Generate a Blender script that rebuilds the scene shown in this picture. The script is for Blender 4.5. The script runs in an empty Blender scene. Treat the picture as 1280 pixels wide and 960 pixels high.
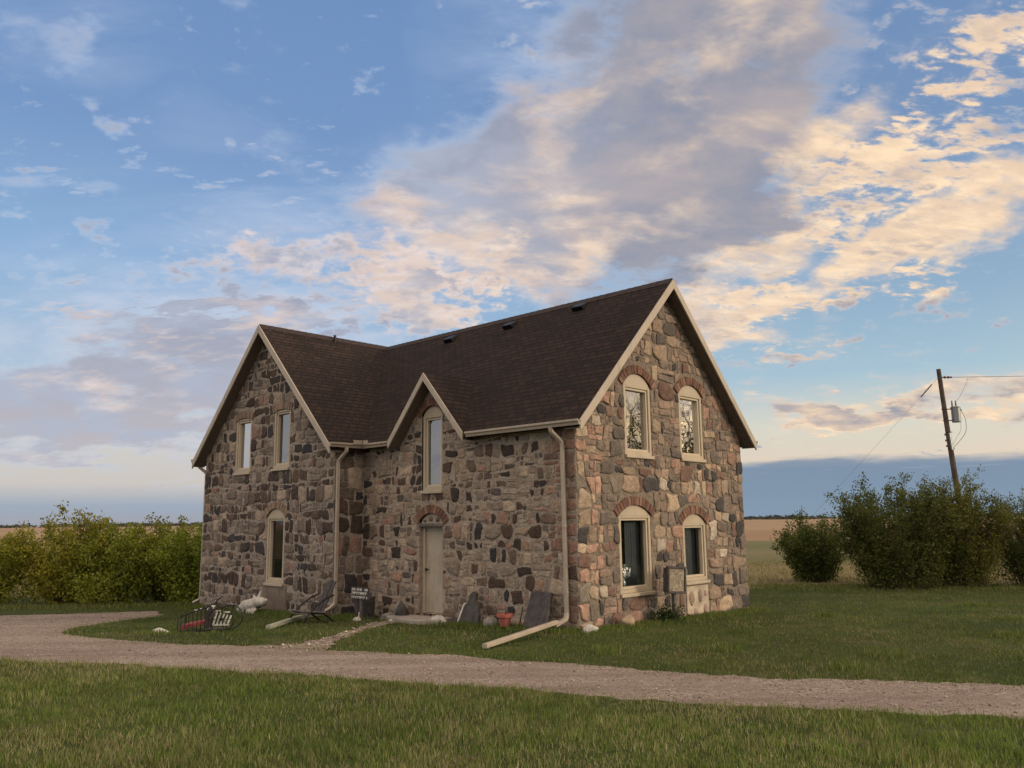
import bpy, bmesh, math, random
import numpy as np
from mathutils import Vector, Matrix
from mathutils.geometry import tessellate_polygon
random.seed(7); RNG = np.random.default_rng(7)
S = bpy.context.scene; C = S.collection
R = math.radians

# ------------------------------------------------------------------ camera
CAM_H = 2.0
cam_d = bpy.data.cameras.new('camera'); cam = bpy.data.objects.new('camera', cam_d); C.objects.link(cam)
cam_d.sensor_width = 36; cam_d.lens = 1037.5/1280*36; cam_d.clip_start = .1; cam_d.clip_end = 20000
pitch, roll = .1637, -.0113
fw = Vector((0, math.cos(pitch), math.sin(pitch))); up = Vector((0, -math.sin(pitch), math.cos(pitch))); rt = Vector((1, 0, 0))
c_, s_ = math.cos(roll), math.sin(roll)
rt2 = rt*c_ + up*s_; up2 = -rt*s_ + up*c_
cam.matrix_world = Matrix(((rt2.x, up2.x, -fw.x, 0), (rt2.y, up2.y, -fw.y, 0), (rt2.z, up2.z, -fw.z, CAM_H), (0, 0, 0, 1)))
S.camera = cam

# ------------------------------------------------------------------ exposure / engine
S.render.engine = 'CYCLES'
S.view_settings.view_transform = 'Standard'; S.view_settings.look = 'None'
S.view_settings.exposure = 0.0; S.view_settings.gamma = 1.0; S.view_settings.use_curve_mapping = False
S.cycles.max_bounces = 6; S.cycles.transparent_max_bounces = 12

# ------------------------------------------------------------------ node helper
class NT:
    def __init__(s, nt): s.nt = nt; s.n = nt.nodes; s.l = nt.links
    def new(s, t, **k):
        nd = s.n.new(t)
        for a, v in k.items(): setattr(nd, a, v)
        return nd
    def put(s, sock, v):
        if isinstance(v, bpy.types.NodeSocket): s.l.new(v, sock)
        else:
            if isinstance(v, (tuple, list)) and sock.type == 'RGBA' and len(v) == 3: v = (*v, 1)
            sock.default_value = v
    def math(s, op, a, b=None, c=None, clamp=False):
        nd = s.new('ShaderNodeMath', operation=op, use_clamp=clamp); s.put(nd.inputs[0], a)
        if b is not None: s.put(nd.inputs[1], b)
        if c is not None: s.put(nd.inputs[2], c)
        return nd.outputs[0]
    def vmath(s, op, a, b=None, scale=None):
        nd = s.new('ShaderNodeVectorMath', operation=op); s.put(nd.inputs[0], a)
        if b is not None: s.put(nd.inputs[1], b)
        if scale is not None: s.put(nd.inputs['Scale'], scale)
        return nd.outputs[0]
    def noise(s, vec, scale, detail=3, rough=.5, dist=0., out=0):
        nd = s.new('ShaderNodeTexNoise'); s.put(nd.inputs['Vector'], vec)
        nd.inputs['Scale'].default_value = scale; nd.inputs['Detail'].default_value = detail
        nd.inputs['Roughness'].default_value = rough; nd.inputs['Distortion'].default_value = dist
        return nd.outputs[out]
    def mix(s, f, a, b, mode='MIX', clampf=True):
        nd = s.new('ShaderNodeMix', data_type='RGBA', blend_type=mode); nd.clamp_factor = clampf
        s.put(nd.inputs[0], f); s.put(nd.inputs[6], a); s.put(nd.inputs[7], b)
        return nd.outputs[2]
    def ramp(s, f, stops, interp='LINEAR'):
        nd = s.new('ShaderNodeValToRGB'); s.put(nd.inputs[0], f); r = nd.color_ramp; r.interpolation = interp
        while len(r.elements) > 1: r.elements.remove(r.elements[0])
        for i, (p, c) in enumerate(stops):
            e = r.elements[0] if i == 0 else r.elements.new(p)
            e.position = p; e.color = (*c, 1) if len(c) == 3 else c
        return nd.outputs[0]
    def maprange(s, v, a, b, c=0., d=1., smooth=True):
        nd = s.new('ShaderNodeMapRange'); nd.interpolation_type = 'SMOOTHSTEP' if smooth else 'LINEAR'
        s.put(nd.inputs[0], v)
        for i, x in enumerate((a, b, c, d)): s.put(nd.inputs[i+1], x)
        return nd.outputs[0]
def srgb(r, g, b):
    return tuple(((x/255)/12.92 if x <= 10 else ((x/255+.055)/1.055)**2.4) for x in (r, g, b))

# ------------------------------------------------------------------ sun and sky
SUN_AZ, SUN_EL = 106.0, 12.0
SKY_STRENGTH = 0.1
SUN_STRENGTH = 2.0
W = bpy.data.worlds.new('World'); S.world = W; W.use_nodes = True
def build_sky():
    t = NT(W.node_tree); t.n.clear()
    tc = t.new('ShaderNodeTexCoord'); d = tc.outputs['Generated']
    sep = t.new('ShaderNodeSeparateXYZ'); t.put(sep.inputs[0], d); x, y, z = sep.outputs
    az = t.math('MULTIPLY', t.math('ARCTAN2', x, y), 180/math.pi)
    el = t.math('MULTIPLY', t.math('ARCSINE', z), 180/math.pi)
    # plane projection of a cloud deck
    inv = t.math('DIVIDE', 1., t.math('ADD', t.math('MAXIMUM', z, 0.), .30))
    comb = t.new('ShaderNodeCombineXYZ'); t.put(comb.inputs[0], t.math('MULTIPLY', x, inv)); t.put(comb.inputs[1], t.math('MULTIPLY', y, inv))
    P = comb.outputs[0]
    # ragged angular coordinates for the big shapes
    ang = t.new('ShaderNodeCombineXYZ'); t.put(ang.inputs[0], az); t.put(ang.inputs[1], el)
    w1 = t.noise(P, 2.6, 5, .6, out=1)
    warp = t.vmath('SCALE', t.vmath('SUBTRACT', w1, (.5, .5, .5)), scale=9.)
    A = t.vmath('ADD', ang.outputs[0], warp)
    flat = t.vmath('MULTIPLY', A, (1, 1, 0))
    def blobs(L):
        acc = 0.
        for (a, e, rot, sx, sy, wt) in L:
            m = t.new('ShaderNodeMapping', vector_type='TEXTURE'); t.put(m.inputs[0], flat)
            m.inputs[1].default_value = (a, e, 0); m.inputs[2].default_value = (0, 0, R(rot)); m.inputs[3].default_value = (sx, sy, 1)
            g = t.new('ShaderNodeTexGradient', gradient_type='SPHERICAL'); t.put(g.inputs[0], m.outputs[0])
            sm = t.math('SMOOTH_MIN', g.outputs[1], .62, .3)
            acc = t.math('MULTIPLY_ADD', sm, wt/.6, acc)
        return acc
    CLOUD = [(-24.2, 8.8, 6.0, 17.2, 2.9, 0.25), (7.2, 25.3, 12.8, 20.9, 10.4, 1.15), (12.7, 31.6, 13.4, 16.2, 8.1, 0.85), (1.3, 21.3, 7.4, 15.7, 7.0, 0.55), (10.9, 18.8, 10.3, 16.8, 3.9, 0.6), (20.8, 21.4, 25.2, 11.3, 4.2, 0.42), (27.2, 26.9, 31.0, 11.4, 2.6, 0.48), (24.6, 16.4, 22.4, 15.2, 1.9, 1.15), (14.0, 14.8, 19.3, 12.2, 3.3, 0.85), (29.0, 16.4, 6.7, 6.8, 1.1, 0.45), (-26.6, 9.9, 12.5, 15.2, 5.1, 0.8), (-17.0, 13.4, 8.1, 13.8, 3.2, 0.55), (-30.0, 14.7, 6.7, 7.7, 1.7, 0.4), (-21.6, 4.3, 6.0, 20.1, 1.9, 0.4), (-29.4, 5.6, 3.2, 13.5, 3.2, 0.6), (-23.2, 7.4, 0.0, 15.2, 2.8, 0.6), (-28.9, 29.3, 64.8, 3.8, 1.9, 0.42), (-32.6, 29.5, 12.5, 3.7, 2.3, 0.45), (-30.1, 21.6, 0.0, 7.7, 0.8, 0.4), (20.3, 7.4, -3.0, 6.7, 1.4, 0.85), (28.1, 7.0, 0.0, 11.9, 1.4, 0.85), (23.3, 8.6, -3.2, 3.6, 0.6, 0.45), (15.8, 9.5, -2.7, 3.7, 0.7, 0.42)]
    PUFF = [(-6.2, 18.6, 12.3, 13.5, 8.2, 0.95), (-11.7, 14.7, 2.6, 14.3, 4.4, 0.75), (-18.8, 18.2, 5.4, 5.8, 1.9, 1.0), (23.2, 20.0, 27.9, 14.4, 9.6, 0.95), (-26.5, 15.2, 6.0, 11.0, 2.9, 0.4), (-19.0, 24.2, 8.1, 2.1, 1.3, 0.7), (-28.7, 18.3, 6.3, 3.6, 0.9, 0.8), (13.3, 11.7, -5.4, 7.4, 3.2, 0.5)]
    VEIL = [(-4.5, 20.8, 9.9, 19.3, 8.2, 0.9), (-21.5, 21.2, 5.4, 13.2, 6.3, 0.4), (3.3, 31.3, 23.2, 11.4, 11.4, 0.8), (-26.8, 13.6, 6.3, 15.8, 5.4, 0.7), (-17.0, 12.3, 2.7, 13.7, 4.7, 0.8), (-28.4, 29.4, 11.9, 7.8, 3.4, 0.5), (19.9, 16.4, 14.7, 14.7, 5.9, 0.3)]
    LIT = [(17.7, 14.5, 20.2, 19.2, 4.3, 0.9), (28.1, 25.8, 32.7, 14.1, 4.6, 0.9), (24.8, 16.4, 21.3, 16.4, 2.9, 0.9), (-2.2, 19.2, 9.9, 11.7, 7.6, 0.55), (25.0, 7.2, -3.2, 16.2, 3.2, 0.9), (-6.8, 17.6, 0.0, 15.0, 9.2, 0.6), (2.4, 18.4, 7.4, 13.9, 2.9, 0.8), (-18.8, 18.2, 5.4, 10.5, 3.2, 0.5), (-23.2, 7.9, 3.0, 14.3, 1.9, 0.35)]
    RIP = [(26.7, 21.9, 31.0, 14.4, 7.4, 0.88), (20.0, 17.9, 24.0, 12.8, 3.4, 0.6), (33.2, 26.8, 28.3, 7.4, 5.9, 0.7), (19.7, 13.8, 14.7, 9.8, 2.5, 0.5), (-25.8, 11.2, 9.0, 14.4, 5.3, 0.62), (-16.5, 13.4, 8.1, 12.7, 3.2, 0.6)]
    cov = t.math('MINIMUM', blobs(CLOUD), 1.2); litm = blobs(LIT); puffm = blobs(PUFF); veilm = blobs(VEIL); ripm = t.math('MINIMUM', blobs(RIP), 1.)
    # beyond the picture: scattered cloud everywhere else
    out = t.maprange(t.math('ABSOLUTE', az), 36, 60); cov = t.math('ADD', cov, t.math('MULTIPLY', out, .5))
    # stretched noise (streets of cloud running away to the right)
    mp = t.new('ShaderNodeMapping'); t.put(mp.inputs[0], P); mp.inputs[2].default_value = (0, 0, R(-35)); mp.inputs[3].default_value = (.8, 1.2, 1)
    Q = mp.outputs[0]
    n1 = t.noise(Q, 3.4, 9, .62, .25)
    ns = t.noise(Q, 13, 6, .62, .3)
    n = t.math('MULTIPLY_ADD', t.math('SUBTRACT', ns, .5), .5, n1)
    # density
    nl = t.noise(Q, 1.5, 3, .5, .3)
    D = t.math('ADD', t.math('MULTIPLY', t.math('SUBTRACT', n, .5), 2.7), cov)
    D = t.math('MULTIPLY_ADD', t.math('SUBTRACT', nl, .5), .7, D)
    pn = t.math('MULTIPLY_ADD', t.math('SUBTRACT', t.noise(P, 24, 6, .6), .5), .7, t.noise(P, 7.5, 4, .5, .1))
    DP_ = t.math('ADD', t.math('MULTIPLY', t.math('SUBTRACT', pn, .5), 3.9), t.math('MULTIPLY', puffm, .82))
    # rippled, broken deck towards the right: small cells lined up in streets
    mr = t.new('ShaderNodeMapping'); t.put(mr.inputs[0], P); mr.inputs[2].default_value = (0, 0, R(-48)); mr.inputs[3].default_value = (.62, 1.35, 1)
    QR = mr.outputs[0]
    rn = t.math('MULTIPLY_ADD', t.math('SUBTRACT', t.noise(QR, 38, 5, .6), .5), .75, t.noise(QR, 12, 4, .55, .35))
    rstreet = t.noise(QR, 3.2, 3, .5, .4)
    DR_ = t.math('ADD', t.math('MULTIPLY', t.math('SUBTRACT', rn, .5), 3.8), t.math('MULTIPLY_ADD', t.math('SUBTRACT', rstreet, .5), 2.6, t.math('SUBTRACT', t.math('MULTIPLY', ripm, 1.10), .48)))
    D = t.math('SUBTRACT', D, t.math('MULTIPLY', ripm, .35))
    DX = t.math('MAXIMUM', t.math('SUBTRACT', DP_, .36), DR_)
    D = t.math('MAXIMUM', D, DX)
    dens = t.math('MAXIMUM', t.maprange(D, .12, 1.0), t.math('MULTIPLY', t.maprange(DX, .20, .80), t.maprange(az, -22, 0, .55, 1.))); thick = t.maprange(D, .55, 1.35)
    edge = t.math('MULTIPLY', t.math('SUBTRACT', t.noise(Q, 4.2, 6, .58, .25), t.noise(t.vmath('ADD', Q, (.06, -.03, 0)), 4.2, 6, .58, .25)), 2.6)
    redge = t.math('MULTIPLY', t.math('MULTIPLY', t.math('SUBTRACT', rn, .42), 1.6), ripm)
    # clear sky
    nis = t.new('ShaderNodeTexSky', sky_type='NISHITA'); nis.sun_disc = False
    nis.sun_elevation = R(SUN_EL); nis.sun_rotation = R(SUN_AZ); nis.altitude = 500; nis.air_density = 1.0; nis.dust_density = .6; nis.ozone_density = 1.6
    nisc = nis.outputs[0]
    k = 1/SKY_STRENGTH
    def c(r, g, b, m=1.): return tuple(v*k*m for v in srgb(r, g, b))
    eln = t.math('DIVIDE', el, 40., clamp=True)
    left = t.ramp(eln, [(0, c(158, 162, 176)), (.03, c(154, 168, 190)), (.065, c(206, 198, 194)), (.13, c(212, 206, 200)), (.22, c(176, 198, 218)), (.40, c(146, 182, 220)), (.62, c(122, 156, 203)), (1, c(110, 145, 194))])
    right = t.ramp(eln, [(0, c(128, 150, 180)), (.05, c(112, 140, 174)), (.078, c(124, 146, 176)), (.092, c(232, 214, 194)), (.15, c(222, 220, 204)), (.23, c(172, 200, 216)), (.36, c(146, 178, 206)), (.6, c(124, 154, 194)), (1, c(106, 140, 188))])
    # bank tops tilt gently: shift elevation with azimuth
    fr = t.maprange(az, -10, 22)
    grad = t.mix(fr, left, right)
    hs = t.maprange(t.math('ABSOLUTE', t.math('SUBTRACT', az, 84.)), 18, 62, 1., 0.)      # glow round the low sun
    lowg = t.maprange(el, 0, 26, 1., 0.)
    glow = t.math('MULTIPLY', hs, lowg)
    grad = t.mix(t.math('MULTIPLY', t.math('MULTIPLY', glow, .9), t.maprange(az, 24, 50)), grad, c(255, 214, 140, 1.5))
    base = t.mix(.10, grad, nisc)
    # cloud colours
    mot = t.maprange(t.noise(Q, 2.6, 5, .55, .6), .44, .72)                       # soft peach mottling inside the grey
    lit = t.math('ADD', t.math('MULTIPLY', litm, t.math('SUBTRACT', .92, t.math('MULTIPLY', thick, .60))), edge)
    lit = t.math('ADD', t.math('ADD', lit, redge), t.math('MULTIPLY', t.math('MULTIPLY', mot, t.maprange(az, -14, 2)), .60))
    lit = t.math('ADD', lit, t.math('MULTIPLY', t.maprange(az, 25, 70), .4), clamp=True)
    lit = t.maprange(lit, .02, .98)
    shade = t.mix(t.maprange(el, 2, 16), c(190, 184, 190), c(158, 164, 184))
    shade = t.mix(t.maprange(t.noise(P, 5, 5, .6, .4), .36, .64), shade, c(176, 184, 202))
    shade = t.mix(t.maprange(az, -8, 12), shade, t.mix(t.maprange(n1, .34, .66), c(142, 148, 166), c(180, 170, 172)))
    hot = t.mix(t.maprange(az, -20, 26), c(232, 218, 216), c(254, 224, 186, 1.10))
    hot = t.mix(t.math('MULTIPLY', t.maprange(t.noise(QR, 16, 5, .6), .40, .66, 1., 0.), .5), hot, c(214, 186, 166))
    cc = t.mix(lit, shade, hot)
    thin = t.mix(t.maprange(az, -10, 25), c(200, 212, 232), c(196, 200, 212))
    cc = t.mix(t.maprange(D, .30, .95), t.mix(t.math('MULTIPLY', lit, .7), thin, hot), cc)
    # high thin veil
    vn = t.noise(t.vmath('MULTIPLY', P, (.7, 1.5, 1)), 2.4, 6, .62, .5)
    base = t.mix(t.math('MULTIPLY', t.math('MULTIPLY', t.maprange(vn, .38, .72), veilm, clamp=True), .75), base, t.mix(t.maprange(el, 6, 22), c(216, 218, 228), c(190, 204, 230)))
    op = t.math('MULTIPLY', dens, .93)
    op = t.math('MULTIPLY', op, t.maprange(el, 1.4, 3.2))
    # the dark bank low on the right hides whatever stands behind it
    bank = t.math('MULTIPLY', t.maprange(az, 0, 9), t.maprange(t.math('ADD', el, t.math('MULTIPLY', t.noise(t.vmath('MULTIPLY', ang.outputs[0], (.12, 1.0, 1)), 1.0, 6, .62), 2.4)), 4.35, 5.1, 1., 0.))
    wisps = t.math('MULTIPLY', bank, t.maprange(t.noise(t.vmath('MULTIPLY', ang.outputs[0], (.25, 3.2, 1)), 1.0, 5, .6, .3), .56, .70))
    sky = t.mix(op, base, cc)
    bankc = t.mix(t.maprange(el, 0, 3.6), c(134, 154, 174), c(126, 146, 168))
    bankc = t.mix(t.math('MULTIPLY', wisps, t.maprange(el, 2.2, 4.2, 0., .55)), bankc, c(196, 196, 204))
    sky = t.mix(t.math('MULTIPLY', bank, .9), sky, bankc)
    # sky beside, behind and overhead brightened and warmed to light the house
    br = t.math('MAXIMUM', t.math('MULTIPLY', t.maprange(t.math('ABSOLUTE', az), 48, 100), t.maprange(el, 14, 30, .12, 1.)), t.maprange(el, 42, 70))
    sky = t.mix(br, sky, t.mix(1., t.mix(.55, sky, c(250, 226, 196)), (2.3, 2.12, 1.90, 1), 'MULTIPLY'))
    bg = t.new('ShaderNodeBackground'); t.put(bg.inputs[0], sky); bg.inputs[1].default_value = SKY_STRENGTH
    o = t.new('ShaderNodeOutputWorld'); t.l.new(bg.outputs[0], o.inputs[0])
build_sky()
W.cycles.sampling_method = 'MANUAL'; W.cycles.sample_map_resolution = 512

sd = bpy.data.lights.new('sun', 'SUN'); sd.energy = SUN_STRENGTH; sd.angle = R(10); sd.color = (1, .82, .62)
sun = bpy.data.objects.new('sun', sd); C.objects.link(sun)
sv = Vector((math.sin(R(SUN_AZ))*math.cos(R(SUN_EL)), math.cos(R(SUN_AZ))*math.cos(R(SUN_EL)), math.sin(R(SUN_EL))))
sun.rotation_euler = sv.to_track_quat('Z', 'Y').to_euler()

# ------------------------------------------------------------------ materials
def mat(name):
    m = bpy.data.materials.new(name); m.use_nodes = True; t = NT(m.node_tree)
    return m, t, t.n['Principled BSDF']
def simple(name, col, rough=.6, metal=0., var=.15, scale=6., bump=.0, bscale=40., spec=.4):
    m, t, p = mat(name); tc = t.new('ShaderNodeTexCoord').outputs['Object']
    n = t.noise(tc, scale, 5, .65)
    a = tuple(v*(1-var) for v in col); b = tuple(min(1, v*(1+var)) for v in col)
    t.put(p.inputs['Base Color'], t.mix(t.maprange(n, .3, .7), a, b))
    p.inputs['Roughness'].default_value = rough; p.inputs['Metallic'].default_value = metal; p.inputs['Specular IOR Level'].default_value = spec
    if bump:
        bn = t.new('ShaderNodeBump'); bn.inputs['Strength'].default_value = bump; bn.inputs['Distance'].default_value = .02
        t.put(bn.inputs['Height'], t.noise(tc, bscale, 4, .6)); t.l.new(bn.outputs[0], p.inputs['Normal'])
    return m
M = {}
def painted(name, col, rough=.55, var=.1, dirt=.35):
    m, t, p = mat(name); tc = t.new('ShaderNodeTexCoord').outputs['Object']
    n = t.noise(tc, 2.5, 5, .65); st = t.noise(t.vmath('MULTIPLY', tc, (9, 9, .8)), 1.6, 5, .7); sp = t.noise(tc, 30, 4, .7)
    c = t.mix(t.maprange(n, .3, .7), tuple(v*(1-var) for v in col), tuple(v*(1+var) for v in col))
    c = t.mix(t.math('MULTIPLY', t.maprange(st, .52, .74), dirt), c, (.14, .115, .085))
    c = t.mix(t.math('MULTIPLY', t.maprange(sp, .60, .74), dirt*.8), c, (.20, .165, .12))
    t.put(p.inputs['Base Color'], c); t.put(p.inputs['Roughness'], t.maprange(n, .3, .7, rough-.08, rough+.15))
    bn = t.new('ShaderNodeBump'); bn.inputs['Strength'].default_value = .25; bn.inputs['Distance'].default_value = .01
    t.put(bn.inputs['Height'], t.noise(tc, 12, 4, .6)); t.l.new(bn.outputs[0], p.inputs['Normal'])
    return m
M['trim'] = painted('beige_trim', (.40, .34, .26))
M['trimshadow'] = simple('soffit', (.13, .10, .08), .8, var=.1)  # trim tone darkened, overhang shade put into the colour
M['gutter'] = painted('gutter_metal', (.38, .32, .245), .45, .1, .4)
M['frame'] = painted('window_frame_paint', (.42, .35, .25), .5, .08, .3)
M['framein'] = simple('sash_paint', (.50, .42, .30), .45, var=.05, scale=3)
M['door'] = painted('door_paint', (.36, .31, .235), .5, .1, .45)
M['darkmetal'] = simple('dark_metal', (.025, .024, .024), .5, .6, var=.3, bump=.3)
M['darkwood'] = simple('dark_wood', (.060, .052, .050), .85, var=.35, scale=9, bump=.5)
M['greywood'] = simple('grey_wood', (.12, .105, .09), .85, var=.3, scale=9, bump=.5)
M['red'] = simple('faded_red_paint', (.33, .06, .06), .55, var=.25, scale=8)
M['terracotta'] = simple('terracotta', (.36, .11, .08), .8, var=.15, scale=12, bump=.2)
M['white'] = simple('white_paint', (.62, .60, .54), .6, var=.15, scale=10)
M['bleached'] = simple('bleached_wood', (.46, .43, .37), .85, var=.3, scale=8, bump=.6)
M['palerock'] = simple('pale_rock', (.50, .47, .42), .9, var=.25, scale=7, bump=.8, bscale=18)
M['greyrock'] = simple('grey_rock', (.20, .185, .165), .9, var=.35, scale=6, bump=.8, bscale=16)
M['darkrock'] = simple('dark_rock', (.055, .050, .045), .85, var=.35, scale=6, bump=.8, bscale=14)
M['concrete'] = simple('concrete', (.30, .265, .225), .9, var=.18, scale=3, bump=.5, bscale=30)
M['soil'] = simple('soil', (.06, .045, .032), .95, var=.3)
M['pole'] = simple('pole_wood', (.075, .055, .042), .85, var=.35, scale=3, bump=.4)
M['galv'] = simple('grey_steel', (.22, .24, .23), .4, .5, var=.1)
M['ceramic'] = simple('brown_porcelain', (.16, .07, .05), .3, var=.1)
M['wire'] = simple('wire', (.06, .06, .06), .5, .3)
M['bark'] = simple('bark', (.085, .065, .050), .9, var=.35, scale=12, bump=.5)
M['brick'] = None
M['black'] = simple('room_dark', (.02, .021, .022), .9)
M['curtain'] = simple('curtain', (.13, .135, .14), .9, var=.12, scale=3)
M['petal'] = simple('petal', (.72, .74, .68), .7, var=.12, scale=30)
M['leafgreen'] = simple('leaf_green', (.05, .09, .03), .7, var=.3)
M['plaster'] = simple('cream_mortar', (.42, .35, .26), .95, var=.25, scale=4, bump=.6, bscale=20)

def attr_mat(name, attr, speck=.25, sscale=38., bump=.5, rough=.88, bscale=26., vein=.0):
    m, t, p = mat(name); tc = t.new('ShaderNodeTexCoord').outputs['Object']
    at = t.new('ShaderNodeAttribute', attribute_name=attr).outputs['Color']
    n = t.noise(tc, sscale, 5, .75); n2 = t.noise(tc, 7, 4, .6)
    f = t.math('ADD', t.math('MULTIPLY', t.math('SUBTRACT', n, .5), speck*4), t.math('MULTIPLY_ADD', t.math('SUBTRACT', n2, .5), 1.3, 1.0))
    cm = t.new('ShaderNodeCombineXYZ')
    for i in range(3): t.put(cm.inputs[i], f)
    col = t.mix(1., at, cm.outputs[0], 'MULTIPLY')
    t.put(p.inputs['Base Color'], col); p.inputs['Roughness'].default_value = rough; p.inputs['Specular IOR Level'].default_value = .3
    bn = t.new('ShaderNodeBump'); bn.inputs['Strength'].default_value = bump; bn.inputs['Distance'].default_value = .03
    t.put(bn.inputs['Height'], t.math('ADD', t.noise(tc, bscale, 5, .65), t.math('MULTIPLY', t.noise(tc, 9, 3, .5), 1.2)))
    t.l.new(bn.outputs[0], p.inputs['Normal'])
    return m
M['stone'] = attr_mat('field_stone', 'col', .34, 30, .9, bscale=20)
M['brick'] = attr_mat('arch_brick', 'col', .15, 50, .4)

def mortar(name, a, b, cdark):
    m, t, p = mat(name); tc = t.new('ShaderNodeTexCoord').outputs['Object']
    v = t.new('ShaderNodeTexVoronoi', feature='F1'); t.put(v.inputs['Vector'], t.vmath('ADD', tc, t.vmath('SCALE', t.noise(tc, 9, 3, .5, out=1), scale=.12)))
    v.inputs['Scale'].default_value = 11
    cellv = t.new('ShaderNodeSeparateColor'); t.put(cellv.inputs[0], v.outputs['Color'])
    n = t.noise(tc, 2.2, 5, .6)
    base = t.mix(t.maprange(n, .35, .65), a, b)
    base = t.mix(t.math('MULTIPLY', t.maprange(cellv.outputs[0], .55, .75), t.maprange(v.outputs['Distance'], .5, .25)), base, t.mix(cellv.outputs[1], cdark, tuple(min(1, q*1.25) for q in a)))
    t.put(p.inputs['Base Color'], t.mix(t.maprange(t.noise(tc, 60, 4, .7), .35, .75), base, tuple(q*.6 for q in a)))
    p.inputs['Roughness'].default_value = .95
    bn = t.new('ShaderNodeBump'); bn.inputs['Strength'].default_value = .7; bn.inputs['Distance'].default_value = .03
    t.put(bn.inputs['Height'], t.math('ADD', t.noise(tc, 22, 5, .7), t.math('MULTIPLY', v.outputs['Distance'], -1.2)))
    t.l.new(bn.outputs[0], p.inputs['Normal'])
    return m
M['mortar_front'] = mortar('mortar_front', (.38, .315, .245), (.28, .225, .175), (.12, .095, .08))
M['mortar_wing'] = mortar('mortar_wing', (.38, .32, .26), (.25, .21, .17), (.11, .09, .075))
M['mortar_gable'] = mortar('mortar_gable', (.26, .21, .155), (.19, .155, .12), (.12, .09, .08))

def shingles():
    m, t, p = mat('shingles'); uv = t.new('ShaderNodeUVMap').outputs[0]
    wob = t.vmath('MULTIPLY', t.vmath('SUBTRACT', t.noise(uv, 3, 3, .6, out=1), (.5, .5, .5)), (.10, .012, 0))
    u2 = t.vmath('ADD', uv, wob)
    b = t.new('ShaderNodeTexBrick'); t.put(b.inputs['Vector'], u2); b.offset = .37; b.squash = 1.
    b.inputs['Scale'].default_value = 1.; b.inputs['Brick Width'].default_value = .24; b.inputs['Row Height'].default_value = .145
    b.inputs['Mortar Size'].default_value = .020; b.inputs['Mortar Smooth'].default_value = .4; b.inputs['Bias'].default_value = -.1
    b.inputs['Color1'].default_value = (.032, .0190, .0136, 1); b.inputs['Color2'].default_value = (.0125, .0080, .0063, 1); b.inputs['Mortar'].default_value = (.005, .004, .0035, 1)
    b2 = t.new('ShaderNodeTexBrick'); t.put(b2.inputs['Vector'], t.vmath('ADD', u2, (.11, .0, 0))); b2.offset = .61
    b2.inputs['Scale'].default_value = 1.; b2.inputs['Brick Width'].default_value = .41; b2.inputs['Row Height'].default_value = .145; b2.inputs['Mortar Size'].default_value = 0
    b2.inputs['Color1'].default_value = (1.25, 1.2, 1.15, 1); b2.inputs['Color2'].default_value = (.72, .70, .70, 1); b2.inputs['Mortar'].default_value = (1, 1, 1, 1)
    col = t.mix(.85, b.outputs[0], b2.outputs[0], 'MULTIPLY')
    big = t.maprange(t.noise(uv, .8, 4, .6), .3, .7, .92, 1.08)
    cm = t.new('ShaderNodeCombineXYZ'); [t.put(cm.inputs[i], big) for i in range(3)]
    col = t.mix(1., col, cm.outputs[0], 'MULTIPLY')
    t.put(p.inputs['Base Color'], t.mix(t.maprange(t.noise(uv, 45, 3, .7), .4, .8), col, (.042, .027, .018)))
    p.inputs['Roughness'].default_value = .92; p.inputs['Specular IOR Level'].default_value = .25
    # each course steps up towards its lower edge
    sp = t.new('ShaderNodeSeparateXYZ'); t.put(sp.inputs[0], u2)
    saw = t.math('FRACT', t.math('DIVIDE', sp.outputs[1], .145))
    h = t.math('ADD', t.math('MULTIPLY', saw, -1.), t.math('MULTIPLY', b.outputs['Fac'], -.6))
    bn = t.new('ShaderNodeBump'); bn.inputs['Strength'].default_value = .9; bn.inputs['Distance'].default_value = .018
    t.put(bn.inputs['Height'], t.math('ADD', h, t.math('MULTIPLY', t.noise(uv, 60, 3, .7), .4))); t.l.new(bn.outputs[0], p.inputs['Normal'])
    return m
M['shingle'] = shingles()

def glass(name, fac, tint=(.9, .92, .95)):
    m, t, p = mat(name); t.n.remove(p)
    g = t.new('ShaderNodeBsdfGlossy'); g.inputs['Roughness'].default_value = .015; g.inputs['Color'].default_value = (*tint, 1)
    tc = t.new('ShaderNodeTexCoord').outputs['Object']
    bn = t.new('ShaderNodeBump'); bn.inputs['Strength'].default_value = .04; bn.inputs['Distance'].default_value = .05
    t.put(bn.inputs['Height'], t.noise(tc, 1.6, 2, .5)); t.l.new(bn.outputs[0], g.inputs['Normal'])
    tr = t.new('ShaderNodeBsdfTransparent'); tr.inputs['Color'].default_value = (.75, .8, .8, 1)
    mx = t.new('ShaderNodeMixShader'); fr = t.new('ShaderNodeFresnel'); fr.inputs[0].default_value = 1.5
    t.put(mx.inputs[0], t.math('ADD', t.math('MULTIPLY', fr.outputs[0], 1.2), fac, clamp=True))
    t.l.new(tr.outputs[0], mx.inputs[1]); t.l.new(g.outputs[0], mx.inputs[2]); t.l.new(mx.outputs[0], t.n['Material Output'].inputs[0])
    return m
M['glass'] = glass('coated_glass', .42, (.55, .56, .58))
M['glass_mirror'] = glass('coated_glass_gable', .5, (.92, .92, .92))
M['glass_clear'] = glass('clear_glass', .03)

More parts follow.
